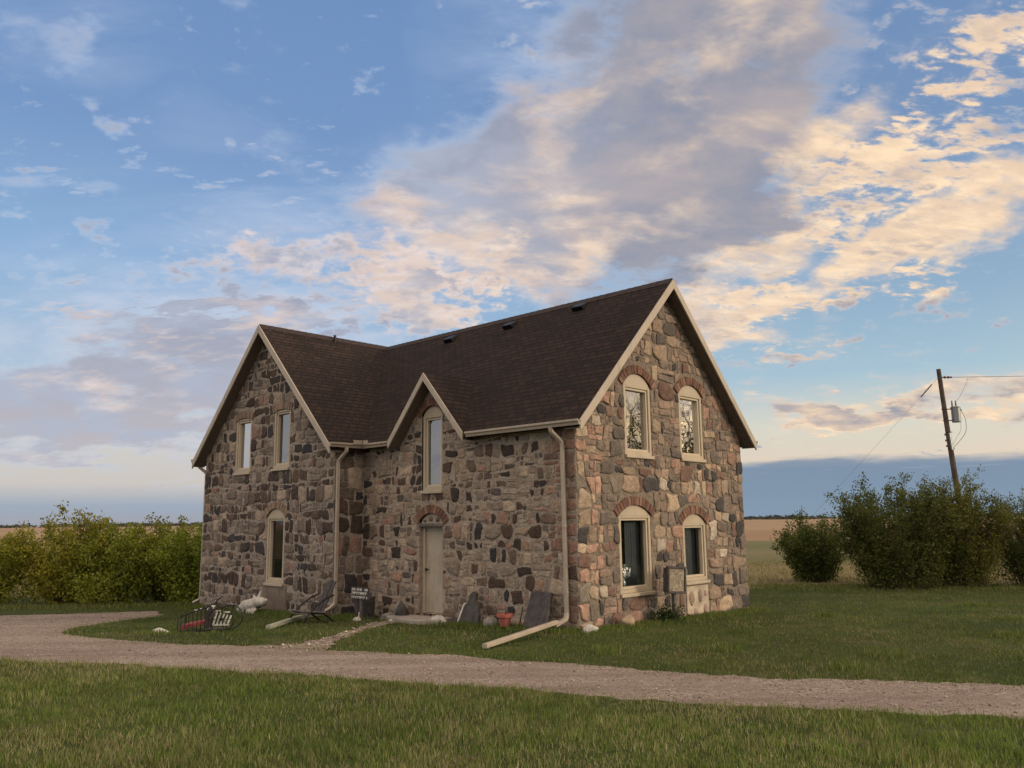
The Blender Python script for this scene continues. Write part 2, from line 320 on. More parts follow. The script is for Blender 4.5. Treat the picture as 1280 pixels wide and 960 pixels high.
def ground_mat():
    m, t, p = mat('ground'); pos = t.new('ShaderNodeNewGeometry').outputs['Position']
    sp = t.new('ShaderNodeSeparateXYZ'); t.put(sp.inputs[0], pos)
    nb = t.noise(pos, .35, 5, .6); nl = t.noise(t.vmath('MULTIPLY', pos, (.25, 1, 1)), .06, 4, .6); nf = t.noise(pos, 9, 5, .7)
    # yard turf: green with strawy thatch and bare patches
    turf = t.mix(t.maprange(nb, .38, .62), (.032, .048, .012), (.058, .072, .020))
    turf = t.mix(t.maprange(t.noise(pos, .9, 5, .7), .52, .72), turf, (.115, .10, .052))
    turf = t.mix(t.maprange(nf, .4, .75), turf, (.028, .034, .012))
    # fields beyond the yard, banded by distance
    yy = t.math('MULTIPLY_ADD', t.math('SUBTRACT', nl, .5), 22., sp.outputs[1])
    yy = t.math('ADD', yy, t.math('MULTIPLY', t.math('SUBTRACT', nb, .5), 5.))
    f = t.math('DIVIDE', yy, 200., clamp=True)
    field = t.ramp(f, [(0, (.17, .13, .065)), (.22, (.20, .150, .080)), (.25, (.13, .125, .055)), (.31, (.17, .150, .075)), (.36, (.12, .12, .055)), (.45, (.15, .14, .065)), (.50, (.27, .185, .105)), (.60, (.25, .16, .095)), (1, (.30, .205, .125))])
    field = t.mix(t.math('MULTIPLY', t.maprange(nf, .4, .7), t.maprange(sp.outputs[1], 30, 90, .6, .0)), field, (.07, .06, .03))
    strips = t.maprange(t.noise(t.vmath('MULTIPLY', pos, (.0006, .012, 1)), 1., 3, .6), .55, .62, 0., .35)
    field = t.mix(t.math('MULTIPLY', strips, t.maprange(sp.outputs[1], 110, 200)), field, (.14, .13, .06))
    yard = t.maprange(t.math('MULTIPLY_ADD', t.math('SUBTRACT', nb, .5), 3., sp.outputs[1]), 29.6, 31.0, 0., 1.)
    t.put(p.inputs['Base Color'], t.mix(yard, turf, field)); p.inputs['Roughness'].default_value = .95; p.inputs['Specular IOR Level'].default_value = .1
    bn = t.new('ShaderNodeBump'); bn.inputs['Strength'].default_value = .6; bn.inputs['Distance'].default_value = .05
    t.put(bn.inputs['Height'], nf); t.l.new(bn.outputs[0], p.inputs['Normal'])
    return m
M['ground'] = ground_mat()
def gravel_mat():
    m, t, p = mat('gravel'); pos = t.new('ShaderNodeNewGeometry').outputs['Position']
    v = t.new('ShaderNodeTexVoronoi'); t.put(v.inputs['Vector'], pos); v.inputs['Scale'].default_value = 38
    sc = t.new('ShaderNodeSeparateColor'); t.put(sc.inputs[0], v.outputs['Color'])
    c = t.ramp(sc.outputs[0], [(0, (.14, .11, .085)), (.4, (.245, .195, .155)), (.75, (.29, .235, .19)), (1, (.40, .35, .30))])
    c = t.mix(t.maprange(t.noise(pos, .8, 5, .65), .4, .7), c, (.225, .175, .138))
    c = t.mix(t.math('MULTIPLY', t.maprange(t.noise(t.vmath('MULTIPLY', pos, (.5, 1.6, 1)), 1.3, 4, .7), .52, .72), .55), c, (.155, .115, .09))
    mp = t.new('ShaderNodeMapping'); t.put(mp.inputs[0], pos); mp.inputs[2].default_value = (0, 0, R(22)); mp.inputs[3].default_value = (.10, 1.5, 1)
    trk = t.noise(mp.outputs[0], 1.0, 3, .5, .2)
    c = t.mix(t.math('MULTIPLY', t.maprange(trk, .50, .64), .55), c, (.17, .132, .105)); c = t.mix(t.math('MULTIPLY', t.maprange(trk, .47, .34), .45), c, (.33, .275, .225))
    t.put(p.inputs['Base Color'], c); p.inputs['Roughness'].default_value = .95; p.inputs['Specular IOR Level'].default_value = .15
    bn = t.new('ShaderNodeBump'); bn.inputs['Strength'].default_value = .8; bn.inputs['Distance'].default_value = .02
    t.put(bn.inputs['Height'], t.math('ADD', t.math('MULTIPLY', v.outputs['Distance'], -1.), t.noise(pos, 6, 4, .6))); t.l.new(bn.outputs[0], p.inputs['Normal'])
    return m
M['gravel'] = gravel_mat()
def leaf_mat(name, attr=True, trans=.35, col=None):
    m, t, p = mat(name)
    at = t.new('ShaderNodeAttribute', attribute_name='col').outputs['Color'] if attr else None
    src = at if attr else (*col, 1)
    t.put(p.inputs['Base Color'], src); p.inputs['Roughness'].default_value = .6; p.inputs['Specular IOR Level'].default_value = .25
    tl = t.new('ShaderNodeBsdfTranslucent'); t.put(tl.inputs[0], t.mix(1., src, (1.25, 1.3, .7), 'MULTIPLY') if attr else src)
    mx = t.new('ShaderNodeMixShader'); mx.inputs[0].default_value = trans
    t.l.new(p.outputs[0], mx.inputs[1]); t.l.new(tl.outputs[0], mx.inputs[2]); t.l.new(mx.outputs[0], t.n['Material Output'].inputs[0])
    return m
M['leaf'] = leaf_mat('leaves'); M['blade'] = leaf_mat('grass_blades', trans=.3)
M['pebble'] = attr_mat('pebbles', 'col', .1, 60, .2)

# ------------------------------------------------------------------ object helpers
def put(o, parent=None):
    C.objects.link(o)
    if parent is not None: o.parent = parent
    return o
def tag(o, label=None, cat=None, group=None, kind=None):
    for k, v in (('label', label), ('category', cat), ('group', group), ('kind', kind)):
        if v: o[k] = v
    return o
def empty(name, loc=(0, 0, 0), rz=0, label=None, cat=None, group=None):
    o = bpy.data.objects.new(name, None); o.location = loc; o.rotation_euler = (0, 0, rz); o.empty_display_size = .2
    C.objects.link(o); return tag(o, label, cat, group)
def curve(pts, n=8):
    P = [Vector(p) for p in pts]; P = [P[0]*2-P[1]]+P+[P[-1]*2-P[-2]]; out = []
    for i in range(1, len(P)-2):
        a, b, c, d = P[i-1:i+3]
        for k in range(n):
            t = k/n; out.append(.5*((2*b)+(c-a)*t+(2*a-5*b+4*c-d)*t*t+(3*b-a-3*c+d)*t**3))
    return out+[P[-2]]
class MB:
    def __init__(s): s.v = []; s.f = []; s.c = []; s.uv = {}
    def add(s, vs, fs, col=None):
        k = len(s.v); s.v += [tuple(v) for v in vs]; s.f += [tuple(i+k for i in f) for f in fs]
        s.c += [col or (.5, .5, .5)]*len(vs); return k
    def box(s, a, b, fr=None, col=None):
        x0, y0, z0 = a; x1, y1, z1 = b
        vs = [Vector(p) for p in ((x0, y0, z0), (x1, y0, z0), (x1, y1, z0), (x0, y1, z0), (x0, y0, z1), (x1, y0, z1), (x1, y1, z1), (x0, y1, z1))]
        if fr: vs = [fr(v) for v in vs]
        s.add(vs, [(0, 3, 2, 1), (4, 5, 6, 7), (0, 1, 5, 4), (1, 2, 6, 5), (2, 3, 7, 6), (3, 0, 4, 7)], col)
    def tube(s, pts, r, n=8, col=None, cap=True):
        pts = [Vector(p) for p in pts]; rs = r if isinstance(r, (list, tuple)) else [r]*len(pts)
        vs = []; prev = None
        for i, p in enumerate(pts):
            d = (pts[min(i+1, len(pts)-1)]-pts[max(i-1, 0)]).normalized()
            if prev is None: a = d.orthogonal().normalized()
            else: a = (prev - d*prev.dot(d)).normalized()
            prev = a; b = d.cross(a)
            for k in range(n):
                an = 2*math.pi*k/n; vs.append(p+(a*math.cos(an)+b*math.sin(an))*rs[i])
        fs = [(i*n+k, i*n+(k+1) % n, (i+1)*n+(k+1) % n, (i+1)*n+k) for i in range(len(pts)-1) for k in range(n)]
        if cap: fs += [tuple(range(n))[::-1], tuple(range((len(pts)-1)*n, len(pts)*n))]
        s.add(vs, fs, col)
    def lathe(s, prof, o=(0, 0, 0), n=20, col=None):
        vs = [(o[0]+r*math.cos(2*math.pi*k/n), o[1]+r*math.sin(2*math.pi*k/n), o[2]+z) for r, z in prof for k in range(n)]
        m = len(prof); fs = [(i*n+k, i*n+(k+1) % n, (i+1)*n+(k+1) % n, (i+1)*n+k) for i in range(m-1) for k in range(n)]
        fs += [tuple(range(n))[::-1], tuple(range((m-1)*n, m*n))]
        s.add(vs, fs, col)
    def rectpipe(s, pts, w, h, upv=Vector((0, 0, 1)), side=None):
        # rectangular pipe swept along pts, corners rounded a little
        pts = [Vector(p) for p in pts]; prof = [(-w/2+.01, -h/2), (w/2-.01, -h/2), (w/2, -h/2+.01), (w/2, h/2-.01), (w/2-.01, h/2), (-w/2+.01, h/2), (-w/2, h/2-.01), (-w/2, -h/2+.01)]
        vs = []
        for i, p in enumerate(pts):
            d = (pts[min(i+1, len(pts)-1)]-pts[max(i-1, 0)]).normalized()
            a = side.copy() if side else d.cross(upv).normalized()
            a = (a-d*a.dot(d)).normalized(); b = d.cross(a).normalized()
            vs += [p+a*x+b*y for x, y in prof]
        n = 8; fs = [(i*n+k, i*n+(k+1) % n, (i+1)*n+(k+1) % n, (i+1)*n+k) for i in range(len(pts)-1) for k in range(n)]
        fs += [tuple(range(n))[::-1], tuple(range((len(pts)-1)*n, len(pts)*n))]
        s.add(vs, fs)
    def build(s, name, m, parent=None, smooth=False, bevel=0, cols=False, uvs=None):
        me = bpy.data.meshes.new(name); me.from_pydata(s.v, [], s.f); me.materials.append(m)
        if cols:
            a = me.color_attributes.new('col', 'FLOAT_COLOR', 'POINT')
            arr = np.ones((len(s.v), 4), np.float32); arr[:, :3] = np.array(s.c, np.float32); a.data.foreach_set('color', arr.ravel())
        if uvs:
            l = me.uv_layers.new(name='UVMap')
            for po in me.polygons:
                for li in po.loop_indices: l.data[li].uv = uvs[me.loops[li].vertex_index]
        if smooth: me.polygons.foreach_set('use_smooth', [True]*len(me.polygons))
        me.update(); me.validate()
        bm = bmesh.new(); bm.from_mesh(me)
        if not uvs and len(s.v) < 60000 and not smooth: bmesh.ops.recalc_face_normals(bm, faces=bm.faces)
        bm.to_mesh(me); bm.free()
        o = bpy.data.objects.new(name, me); put(o, parent)
        if bevel:
            b = o.modifiers.new('bevel', 'BEVEL'); b.width = bevel; b.segments = 2; b.limit_method = 'ANGLE'
        return o
def np_mesh(name, V, F, cols, m, parent=None, smooth=False):
    me = bpy.data.meshes.new(name); n = len(V); k = F.shape[1]
    me.vertices.add(n); me.vertices.foreach_set('co', V.astype(np.float32).ravel())
    me.loops.add(F.size); me.loops.foreach_set('vertex_index', F.astype(np.int32).ravel())
    me.polygons.add(len(F)); me.polygons.foreach_set('loop_start', np.arange(0, F.size, k, dtype=np.int32))
    me.update(calc_edges=True)
    a = me.color_attributes.new('col', 'FLOAT_COLOR', 'POINT'); arr = np.ones((n, 4), np.float32); arr[:, :3] = cols; a.data.foreach_set('color', arr.ravel())
    me.materials.append(m)
    if smooth: me.polygons.foreach_set('use_smooth', np.ones(len(F), bool))
    me.update(); o = bpy.data.objects.new(name, me); return put(o, parent)

# ------------------------------------------------------------------ ground profile
Y0g, Y1g, DROP = 15.8, 29.0, .455
def gz(y): return -.0345*min(max(0., y-Y0g), Y1g-Y0g)
def gzn(y): return -.0345*np.clip(y-Y0g, 0, Y1g-Y0g)
def axis(lo, hi, mn, mx, step, grow, extra=()):
    a = list(np.arange(lo, hi+1e-6, step)); d = step; x = hi
    while x < mx: d *= grow; x += d; a.append(x)
    d = step; x = lo
    while x > mn: d *= grow; x -= d; a.insert(0, x)
    return np.array(sorted(set([round(float(v), 4) for v in a]+list(extra))))
def build_ground():
    xs = axis(-24, 24, -9000, 9000, 1.5, 1.35); ys = axis(2, 44, -9000, 12000, 1.5, 1.35, (Y0g, Y1g))
    X, Y = np.meshgrid(xs, ys); Z = gzn(Y); V = np.stack([X, Y, Z], -1).reshape(-1, 3); nx = len(xs); ny = len(ys)
    i, j = np.meshgrid(np.arange(nx-1), np.arange(ny-1)); a = (j*nx+i).ravel(); F = np.stack([a, a+1, a+1+nx, a+nx], 1)
    o = np_mesh('ground', V, F, np.full((len(V), 3), .1), M['ground']); tag(o, kind='structure')
build_ground()

NEAR = [(-22, 18.5), (-14, 15.4), (-8.77, 13.44), (-7.85, 13.15), (-5.75, 12.58), (-3.53, 11.79), (-1.68, 11.11), (-0.04, 10.45), (1.4, 9.79), (2.7, 9.32), (3.92, 9.0), (5.09, 8.76), (8, 8.1), (16, 6.6)]
UPPER = [(16, 8.8), (9, 9.95), (6.11, 10.40), (5.37, 10.49), (4.51, 10.74), (3.59, 10.95), (2.64, 11.18), (1.68, 11.65), (0.64, 12.29), (-0.52, 12.86), (-1.78, 13.33), (-3.13, 13.83), (-4.15, 14.26), (-5.31, 14.53), (-6.61, 15.0), (-7.75, 15.6), (-8.69, 16.5), (-8.98, 17.5), (-8.9, 18.7), (-8.67, 19.9), (-8.5, 20.9)]
BACK = [(-9.3, 22.4), (-11.11, 21.88), (-12.83, 21.33), (-14.5, 21.3), (-22, 24)]
DRIVE = NEAR+UPPER+BACK
TRAIL = [(-4.13, 14.1), (-3.57, 14.58), (-3.19, 16.05), (-2.97, 18.0), (-2.75, 18.7), (-2.1, 18.8), (-2.42, 17.9), (-2.75, 16.98), (-2.92, 15.41), (-2.98, 14.35), (-3.0, 13.65)]
def ragged(poly, step=.12, amp=.10, seed=1):
    r = random.Random(seed); out = []
    for i, p in enumerate(poly):
        q = poly[(i+1) % len(poly)]; d = Vector((q[0]-p[0], q[1]-p[1])); L = d.length; n = max(1, int(L/step)); nrm = Vector((-d.y, d.x)).normalized() if L else Vector((0, 0))
        for k in range(n):
            f = k/n; x = p[0]+d.x*f; y = p[1]+d.y*f
            a = amp*(math.sin(x*2.1+seed)+.7*math.sin(x*5.3+y*3.1)+.5*math.sin(y*11.7+x*9.1))*.45+r.uniform(-amp, amp)*.55
            out.append((x+nrm.x*a, y+nrm.y*a))
    return out
def sheet(name, poly, lift, m, **k):
    pv = [Vector((x, y, 0)) for x, y in poly]; tri = tessellate_polygon([pv])
    bm = bmesh.new(); bv = [bm.verts.new(p) for p in pv]
    for a, b, c in tri:
        try: bm.faces.new((bv[a], bv[b], bv[c]))
        except ValueError: pass
    for yc in (Y0g, Y1g):
        bmesh.ops.bisect_plane(bm, geom=bm.verts[:]+bm.edges[:]+bm.faces[:], plane_co=(0, yc, 0), plane_no=(0, 1, 0))
    for v in bm.verts: v.co.z = gz(v.co.y)+lift
    bmesh.ops.recalc_face_normals(bm, faces=bm.faces)
    if sum(f.normal.z for f in bm.faces) < 0: bmesh.ops.reverse_faces(bm, faces=bm.faces)
    me = bpy.data.meshes.new(name); bm.to_mesh(me); bm.free(); me.materials.append(m)
    return tag(put(bpy.data.objects.new(name, me)), **k)
DR = ragged(DRIVE, .12, .11, 1); TR = ragged(TRAIL, .1, .10, 5)
sheet('driveway', DR, .004, M['gravel'], kind='structure')
sheet('path', TR, .008, M['gravel'], kind='structure')
def inside(px, py, poly):
    P = np.array(poly); x0, y0 = P[:, 0], P[:, 1]; x1, y1 = np.roll(x0, -1), np.roll(y0, -1)
    res = np.zeros(len(px), bool)
    for a, b, c, d in zip(x0, y0, x1, y1):
        if b == d: continue
        cond = ((b > py) != (d > py)) & (px < (c-a)*(py-b)/(d-b)+a); res ^= cond
    return res

# ------------------------------------------------------------------ house frame
TH = .76
HO = Vector((1.1888, 15.809, 0)); HU = Vector((-math.cos(TH), math.sin(TH), 0)); HV = Vector((math.sin(TH), math.cos(TH), 0)); HZ = Vector((0, 0, 1))
def h(u, v, z): return HO+HU*u+HV*v+HZ*z
def hz(u, v): return gz(h(u, v, 0).y)
Wd, Pj, A_, B_ = 6.4074, .8543, 6.6632, 13.1727
HR, OV, EV = 7.30, .294, .204
Mu = (A_+B_)/2; HW = Wd/2
DU0, DU1, DUM, DZ = 2.82, 5.32, 4.09, 5.33      # wall dormer
house = empty('stone_house', h(6, 2.5, 0), 0, 'two storey fieldstone farmhouse with dark brown shingled gable roofs and beige trim', 'house')
HI = house.matrix_world.inverted(); house_loc = Vector(h(6, 2.5, 0))
def HP(name_obj):                               # keep world placement under the house empty
    name_obj.matrix_parent_inverse = Matrix.Translation(-house_loc); return name_obj
def hbuild(mb, name, m, parent=None, **k):
    o = mb.build(name, m, parent or house, **k)
    if parent is None: HP(o)
    return o

class Wall:
    def __init__(s, org, sx, nrm): s.o = org; s.s = sx; s.n = nrm
    def __call__(s, x, z, d=0.): return s.o+s.s*x+HZ*z+s.n*d
    def fr(s, v): return s(v.x, v.z, v.y)        # local box coords: x along, y outward, z up
WF = Wall(h(0, 0, 0), HU, -HV)                   # front (entrance) wall, x = u
WR = Wall(h(0, 0, 0), HV, -HU)                   # gable facing right, x = v
WG = Wall(h(A_, -Pj, 0), HU, -HV)                # wing gable, x = u-A_
WS = Wall(h(A_, 0, 0), -HV, -HU)                 # wing side wall, x = -v
WL = Wall(h(B_, Wd, 0), -HV, HU)                 # far left wall
WB = Wall(h(B_, Wd, 0), -HU, HV)                 # rear wall

def clip(poly, a, b, c):                          # keep a*x+b*y <= c
    out = []
    for i, p in enumerate(poly):
        q = poly[(i+1) % len(poly)]; dp = a*p[0]+b*p[1]-c; dq = a*q[0]+b*q[1]-c
        if dp <= 0: out.append(p)
        if (dp < 0 < dq) or (dq < 0 < dp):
            t = dp/(dp-dq); out.append((p[0]+(q[0]-p[0])*t, p[1]+(q[1]-p[1])*t))
    return out
def hull_edges(P):                                # convex ccw polygon -> outward half-planes
    E_ = []
    for i, p in enumerate(P):
        q = P[(i+1) % len(P)]; dx, dy = q[0]-p[0], q[1]-p[1]; L = math.hypot(dx, dy); a, b = dy/L, -dx/L
        E_.append((a, b, a*p[0]+b*p[1]))
    return E_
def area(P): return sum(P[i][0]*P[(i+1) % len(P)][1]-P[(i+1) % len(P)][0]*P[i][1] for i in range(len(P)))/2
def stones(wall, regions, holes, pal, rowh, wid, gap, seed, hgt=.02, jit=.03, rub=.3, shrink=(0., .0), quoin=None):
    """coursed rubble: wavy courses of irregular squared stones, some places filled with small rubble"""
    r = random.Random(seed); mb = MB(); HE = [hull_edges(Hh) for Hh in holes]
    xs = [p[0] for _, P in regions for p in P]; zs = [p[1] for _, P in regions for p in P]; x0_, x1_ = min(xs), max(xs)
    bounds = [min(zs)]
    while bounds[-1] < max(zs): bounds.append(bounds[-1]+rowh*r.choice((.62, .85, .95, 1., 1.1, 1.3)))
    def zb(k, x): return bounds[k]+(.035*math.sin(x*1.7+k*2.1+seed)+.022*math.sin(x*4.3+k*1.3)+.012*math.sin(x*11+k))*(k > 0)
    cells = []
    for k in range(len(bounds)-1):
        x = x0_; rh = bounds[k+1]-bounds[k]; first = True
        while x < x1_:
            q = quoin and (x-x0_ < .05 or x1_-x < wid*1.3)
            w = wid*(r.choice((.95, 1.35)) if q else r.choice((.45, .6, .8, .9, 1.0, 1.15, 1.4, 1.8)))*min(1.15, max(.75, rh/rowh))
            if x+w > x1_-.12: w = x1_-x
            xa, xb = x, x+w; sl0, sl1 = r.uniform(-.03, .03)*(x > x0_), r.uniform(-.03, .03)*(xb < x1_-.01)
            def quad(fa, fb, ga, gb):                      # sub-cell by fractions
                def pt(fx, fz):
                    px = xa+(xb-xa)*fx; za, zc = zb(k, px), zb(k+1, px); return (px+(sl0*(1-fx)+sl1*fx)*(2*fz-1), za+(zc-za)*fz)
                return [pt(fa, ga), pt((fa+fb)/2, ga), pt(fb, ga), pt(fb, (ga+gb)/2), pt(fb, gb), pt((fa+fb)/2, gb), pt(fa, gb), pt(fa, (ga+gb)/2)]
            if r.random() < rub and not q:
                m_ = r.choice((0, 1, 2, 3))
                s1 = r.uniform(.35, .65)
                if m_ == 0: parts = [(0, 1, 0, s1), (0, 1, s1, 1)]
                elif m_ == 1: parts = [(0, s1, 0, .5), (s1, 1, 0, .45), (0, .45, .5, 1), (.45, 1, .45, 1)]
                elif m_ == 2: parts = [(0, s1, 0, 1), (s1, 1, 0, .5), (s1, 1, .5, 1)]
                else: parts = [(0, 1, 0, .3), (0, s1, .3, 1), (s1, 1, .3, .7), (s1, 1, .7, 1)]
                for pz in parts: cells.append((quad(*pz), 0))
            else: cells.append((quad(0, 1, 0, 1), 1))
            x = xb
    for poly, big in cells:
        cx = sum(p[0] for p in poly)/8; cz = sum(p[1] for p in poly)/8
        reg = next((P for tst, P in regions if tst(cx, cz)), None)
        if reg is None: continue
        cw = max(p[0] for p in poly)-min(p[0] for p in poly); ch = max(p[1] for p in poly)-min(p[1] for p in poly); sc = min(cw, ch)
        g = gap*r.uniform(.5, 1.5)*.5+sc*r.uniform(*shrink)*.5*(1 if big else .45)
        kx, kz = max(.2, 1-2*g/max(cw, .01)), max(.2, 1-2*g/max(ch, .01))
        jj = jit*(1 if big else .55)*sc/.3; P2 = []
        for i, p in enumerate(poly):
            m_ = 1.0 if i % 2 == 0 else 1.03
            P2.append((cx+(p[0]-cx)*kx*m_+r.uniform(-jj, jj), cz+(p[1]-cz)*kz*m_+r.uniform(-jj, jj)))
        poly = P2
        if quoin and big and (cx-x0_ < wid*.9 or x1_-cx < wid*.9): cf = True
        else: cf = False
        for a, b, c in hull_edges(reg):
            poly = clip(poly, a, b, c+.010)
            if len(poly) < 3: break
        if len(poly) < 3: continue
        for he in HE:
            if len(poly) < 3: break
            a, b, c = max(he, key=lambda e: e[0]*cx+e[1]*cz-e[2])
            if a*cx+b*cz-c < -.02: poly = []; break
            if all(any(e[0]*p[0]+e[1]*p[1]-e[2] > 0 for e in he) for p in poly) and a*cx+b*cz-c > .3: continue
            poly = clip(poly, -a, -b, -(c+.012))
        if len(poly) < 3: continue
        ar = area(poly)
        if ar < .0016: continue
        cx = sum(p[0] for p in poly)/len(poly); cz = sum(p[1] for p in poly)/len(poly)
        for cut in ((.12 if cf else r.uniform(.14, .24)), .24):
            o2 = []
            for i, p in enumerate(poly):
                q = poly[(i+1) % len(poly)]
                if math.hypot(q[0]-p[0], q[1]-p[1]) < .004: continue
                o2.append((p[0]+(q[0]-p[0])*cut, p[1]+(q[1]-p[1])*cut)); o2.append((p[0]+(q[0]-p[0])*(1-cut), p[1]+(q[1]-p[1])*(1-cut)))
            if len(o2) >= 3: poly = o2
        poly = [(p[0]+r.uniform(-.004, .004), p[1]+r.uniform(-.004, .004)) for p in poly]
        n = len(poly); rad = math.sqrt(ar/3.14); H_ = hgt*min(1.3, rad/.13)*r.uniform(.6, 1.3)
        tx, tz = r.uniform(-.38, .38), r.uniform(-.38, .38)
        col = pal(r, big, cx, cz, ar); cj = r.uniform(.85, 1.15); col = tuple(min(.8, c*cj) for c in col)
        vs = []
        for sc_, dd in ((1.0, -.012), (.99, .60), (.955, .90), (.66, 1.0)):
            for p in poly:
                ex = p[0]-cx; ez = p[1]-cz
                d = -.012 if dd < 0 else H_*dd*(1+tx*ex/rad+tz*ez/rad)+r.uniform(-.0035, .0035)
                vs.append(wall(cx+ex*sc_, cz+ez*sc_, d))
        vs.append(wall(cx, cz, H_+r.uniform(-.003, .004)))
        fs = [(k*n+i, k*n+(i+1) % n, (k+1)*n+(i+1) % n, (k+1)*n+i) for k in range(3) for i in range(n)]+[(3*n+i, 3*n+(i+1) % n, 4*n) for i in range(n)]
        mb.add(vs, fs, col)
    return mb
def backing(wall, x0, x1, top, brk, holes, z0=-1.0, d=0.):
    """flat mortar face with openings, cut into columns"""
    mb = MB(); xs = sorted(set([x0, x1]+list(brk)+[v for Hh in holes for v in (Hh[0], Hh[1])])); xs = [x for x in xs if x0 <= x <= x1]
    for a, b in zip(xs[:-1], xs[1:]):
        if b-a < 1e-4: continue
        mid = (a+b)/2; hs = sorted((Hh[2], Hh[3]) for Hh in holes if Hh[0] < mid < Hh[1]); lo = z0
        ta, tb = top(a+1e-5), top(b-1e-5)
        for (h0, h1) in hs:
            mb.add([wall(a, lo, d), wall(b, lo, d), wall(b, h0, d), wall(a, h0, d)], [(0, 1, 2, 3)]); lo = h1
        mb.add([wall(a, lo, d), wall(b, lo, d), wall(b, tb, d), wall(a, ta, d)], [(0, 1, 2, 3)])
    return mb

# ---- palettes (base colours of the stones themselves)
def pick(r, L):
    x = r.random()*sum(w for w, _ in L)
    for w, c in L:
        x -= w
        if x <= 0: return c
    return L[-1][1]
def pal_front(r, big, x, z, ar):
    if x < .75 and r.random() < .8: return pick(r, [(3, (.25, .145, .105)), (2, (.19, .125, .095)), (2, (.24, .19, .14))])
    if not big: return pick(r, [(4, (.27, .215, .165)), (3, (.33, .27, .205)), (2, (.16, .125, .10)), (1, (.30, .18, .14)), (1, (.09, .075, .065))])
    return pick(r, [(4.6, (.050, .038, .031)), (4.6, (.085, .056, .041)), (3.2, (.140, .100, .072)), (2.0, (.038, .036, .036)), (3.4, (.28, .21, .145)), (2.6, (.40, .315, .225)), (2.4, (.21, .17, .13)), (1.1, (.31, .20, .14))])
def pal_wing(r, big, x, z, ar):
    if not big: return pick(r, [(3, (.21, .17, .135)), (3, (.15, .12, .10)), (2, (.27, .22, .18))])
    return pick(r, [(4.4, (.066, .047, .038)), (4, (.105, .073, .054)), (1.6, (.055, .050, .048)), (3.4, (.155, .120, .092)), (2.6, (.24, .19, .15)), (1.5, (.34, .265, .20)), (1.2, (.046, .042, .045)), (.7, (.28, .17, .13))])
def pal_gable(r, big, x, z, ar):
    if x < .75 and r.random() < .7: return pick(r, [(5, (.42, .27, .20)), (3, (.36, .225, .165)), (2.5, (.40, .31, .22)), (1.6, (.20, .17, .135))])
    if not big: return pick(r, [(3, (.25, .19, .145)), (3, (.18, .145, .115)), (2, (.28, .20, .15))])
    return pick(r, [(4, (.30, .225, .16)), (2.4, (.40, .305, .21)), (4, (.20, .160, .13)), (4, (.125, .105, .088)), (2.2, (.32, .20, .148)), (3, (.175, .108, .082)), (2.4, (.060, .055, .053)), (1.0, (.44, .37, .285))])
def pal_hidden(r, big, x, z, ar): return pal_wing(r, big, x, z, ar)

def rect(x0, x1, z0, z1): return [(x0, z0), (x1, z0), (x1, z1), (x0, z1)]
def arch_hull(x0, x1, z0, zs, zt, t=.17):         # opening, and the brick arch over it
    m = (x0+x1)/2; w = (x1-x0)/2+.09
    return [[(x0, z0), (x1, z0), (x1, zt-.02), (x0, zt-.02)],
            [(m-w, zs-.02), (m+w, zs-.02), (m+w*1.05, zs+.12), (m+w*.72, zt+t*.72), (m+w*.3, zt+t), (m-w*.3, zt+t), (m-w*.72, zt+t*.72), (m-w*1.05, zs+.12)]]

# openings: (x0, x1, z0, spring, top) in each wall's own coordinates
R_OP = [(1.62, 2.58, 3.33, 4.78, 5.04), (3.70, 4.68, 3.35, 4.80, 5.03), (1.31, 2.42, .56, 2.08, 2.29), (3.65, 4.60, .66, 1.90, 2.11)]
F_WIN = (3.80, 4.49, 2.70, 4.38, 4.60)
DOOR = (3.78, 4.56, .03, 1.95, 2.19)
G_OP = [(10.63-A_, 11.47-A_, 3.40, 4.86, 4.86), (8.69-A_, 9.47-A_, 3.42, 4.92, 4.92), (8.80-A_, 9.65-A_, .52, 2.17, 2.38)]

def roof_top(x): return HR-.12-abs(x-HW)*1.0
def gable_poly(w): return [(0, -.7), (w, -.7), (w, 3.97), (w/2, 3.97+w/2), (0, 3.97)]
def make_wall(name, wall, x0, x1, top, brk, holes_rect, stone_mb, mm):
    b = backing(wall, x0, x1, top, brk, holes_rect)
    o = hbuild(b, name, M[mm])
    s = stone_mb.build('fieldstones', M['stone'], o, smooth=True, cols=True)
    return o
# right gable
holes = sum([arch_hull(*q, t=.24) for q in R_OP], [])+[rect(3.66, 4.57, -.7, .56)]
mbs = stones(WR, [(lambda x, z: True, gable_poly(Wd))], holes, pal_gable, .285, .305, .026, 11, .024, .050, .30, (.0, .12), quoin=True)
gw = make_wall('stone_wall', WR, 0, Wd, lambda x: 3.97+HW-abs(x-HW), (HW,), [(q[0], q[1], q[2], q[4]) for q in R_OP], mbs, 'mortar_gable')
# front wall with its wall dormer
def front_top(u):
    if DU0+.2 < u < DU1-.2: return max(4.0, DZ-.12-abs(u-DUM)*1.17)
    return 4.0
DP = [(DU0+.2, -.7), (DU1-.2, -.7), (DU1-.2, 3.92), (DUM, DZ-.12), (DU0+.2, 3.92)]
FP = [(0, -.7), (A_, -.7), (A_, 3.98), (0, 3.98)]
holes = arch_hull(*F_WIN, t=.24)+arch_hull(*DOOR, t=.27)
mbs = stones(WF, [(lambda x, z: z > 3.7 and DU0+.2 < x < DU1-.2, DP), (lambda x, z: z < 3.98, FP)], holes, pal_front, .255, .265, .030, 23, .016, .044, .36, (.0, .30), quoin=True)
fw_ = make_wall('stone_wall', WF, 0, A_, front_top, (DU0+.2, DUM, DU1-.2, DUM-1.0, DUM+1.0), [(F_WIN[0], F_WIN[1], F_WIN[2], F_WIN[4]), (DOOR[0], DOOR[1], -.3, DOOR[4])], mbs, 'mortar_front')
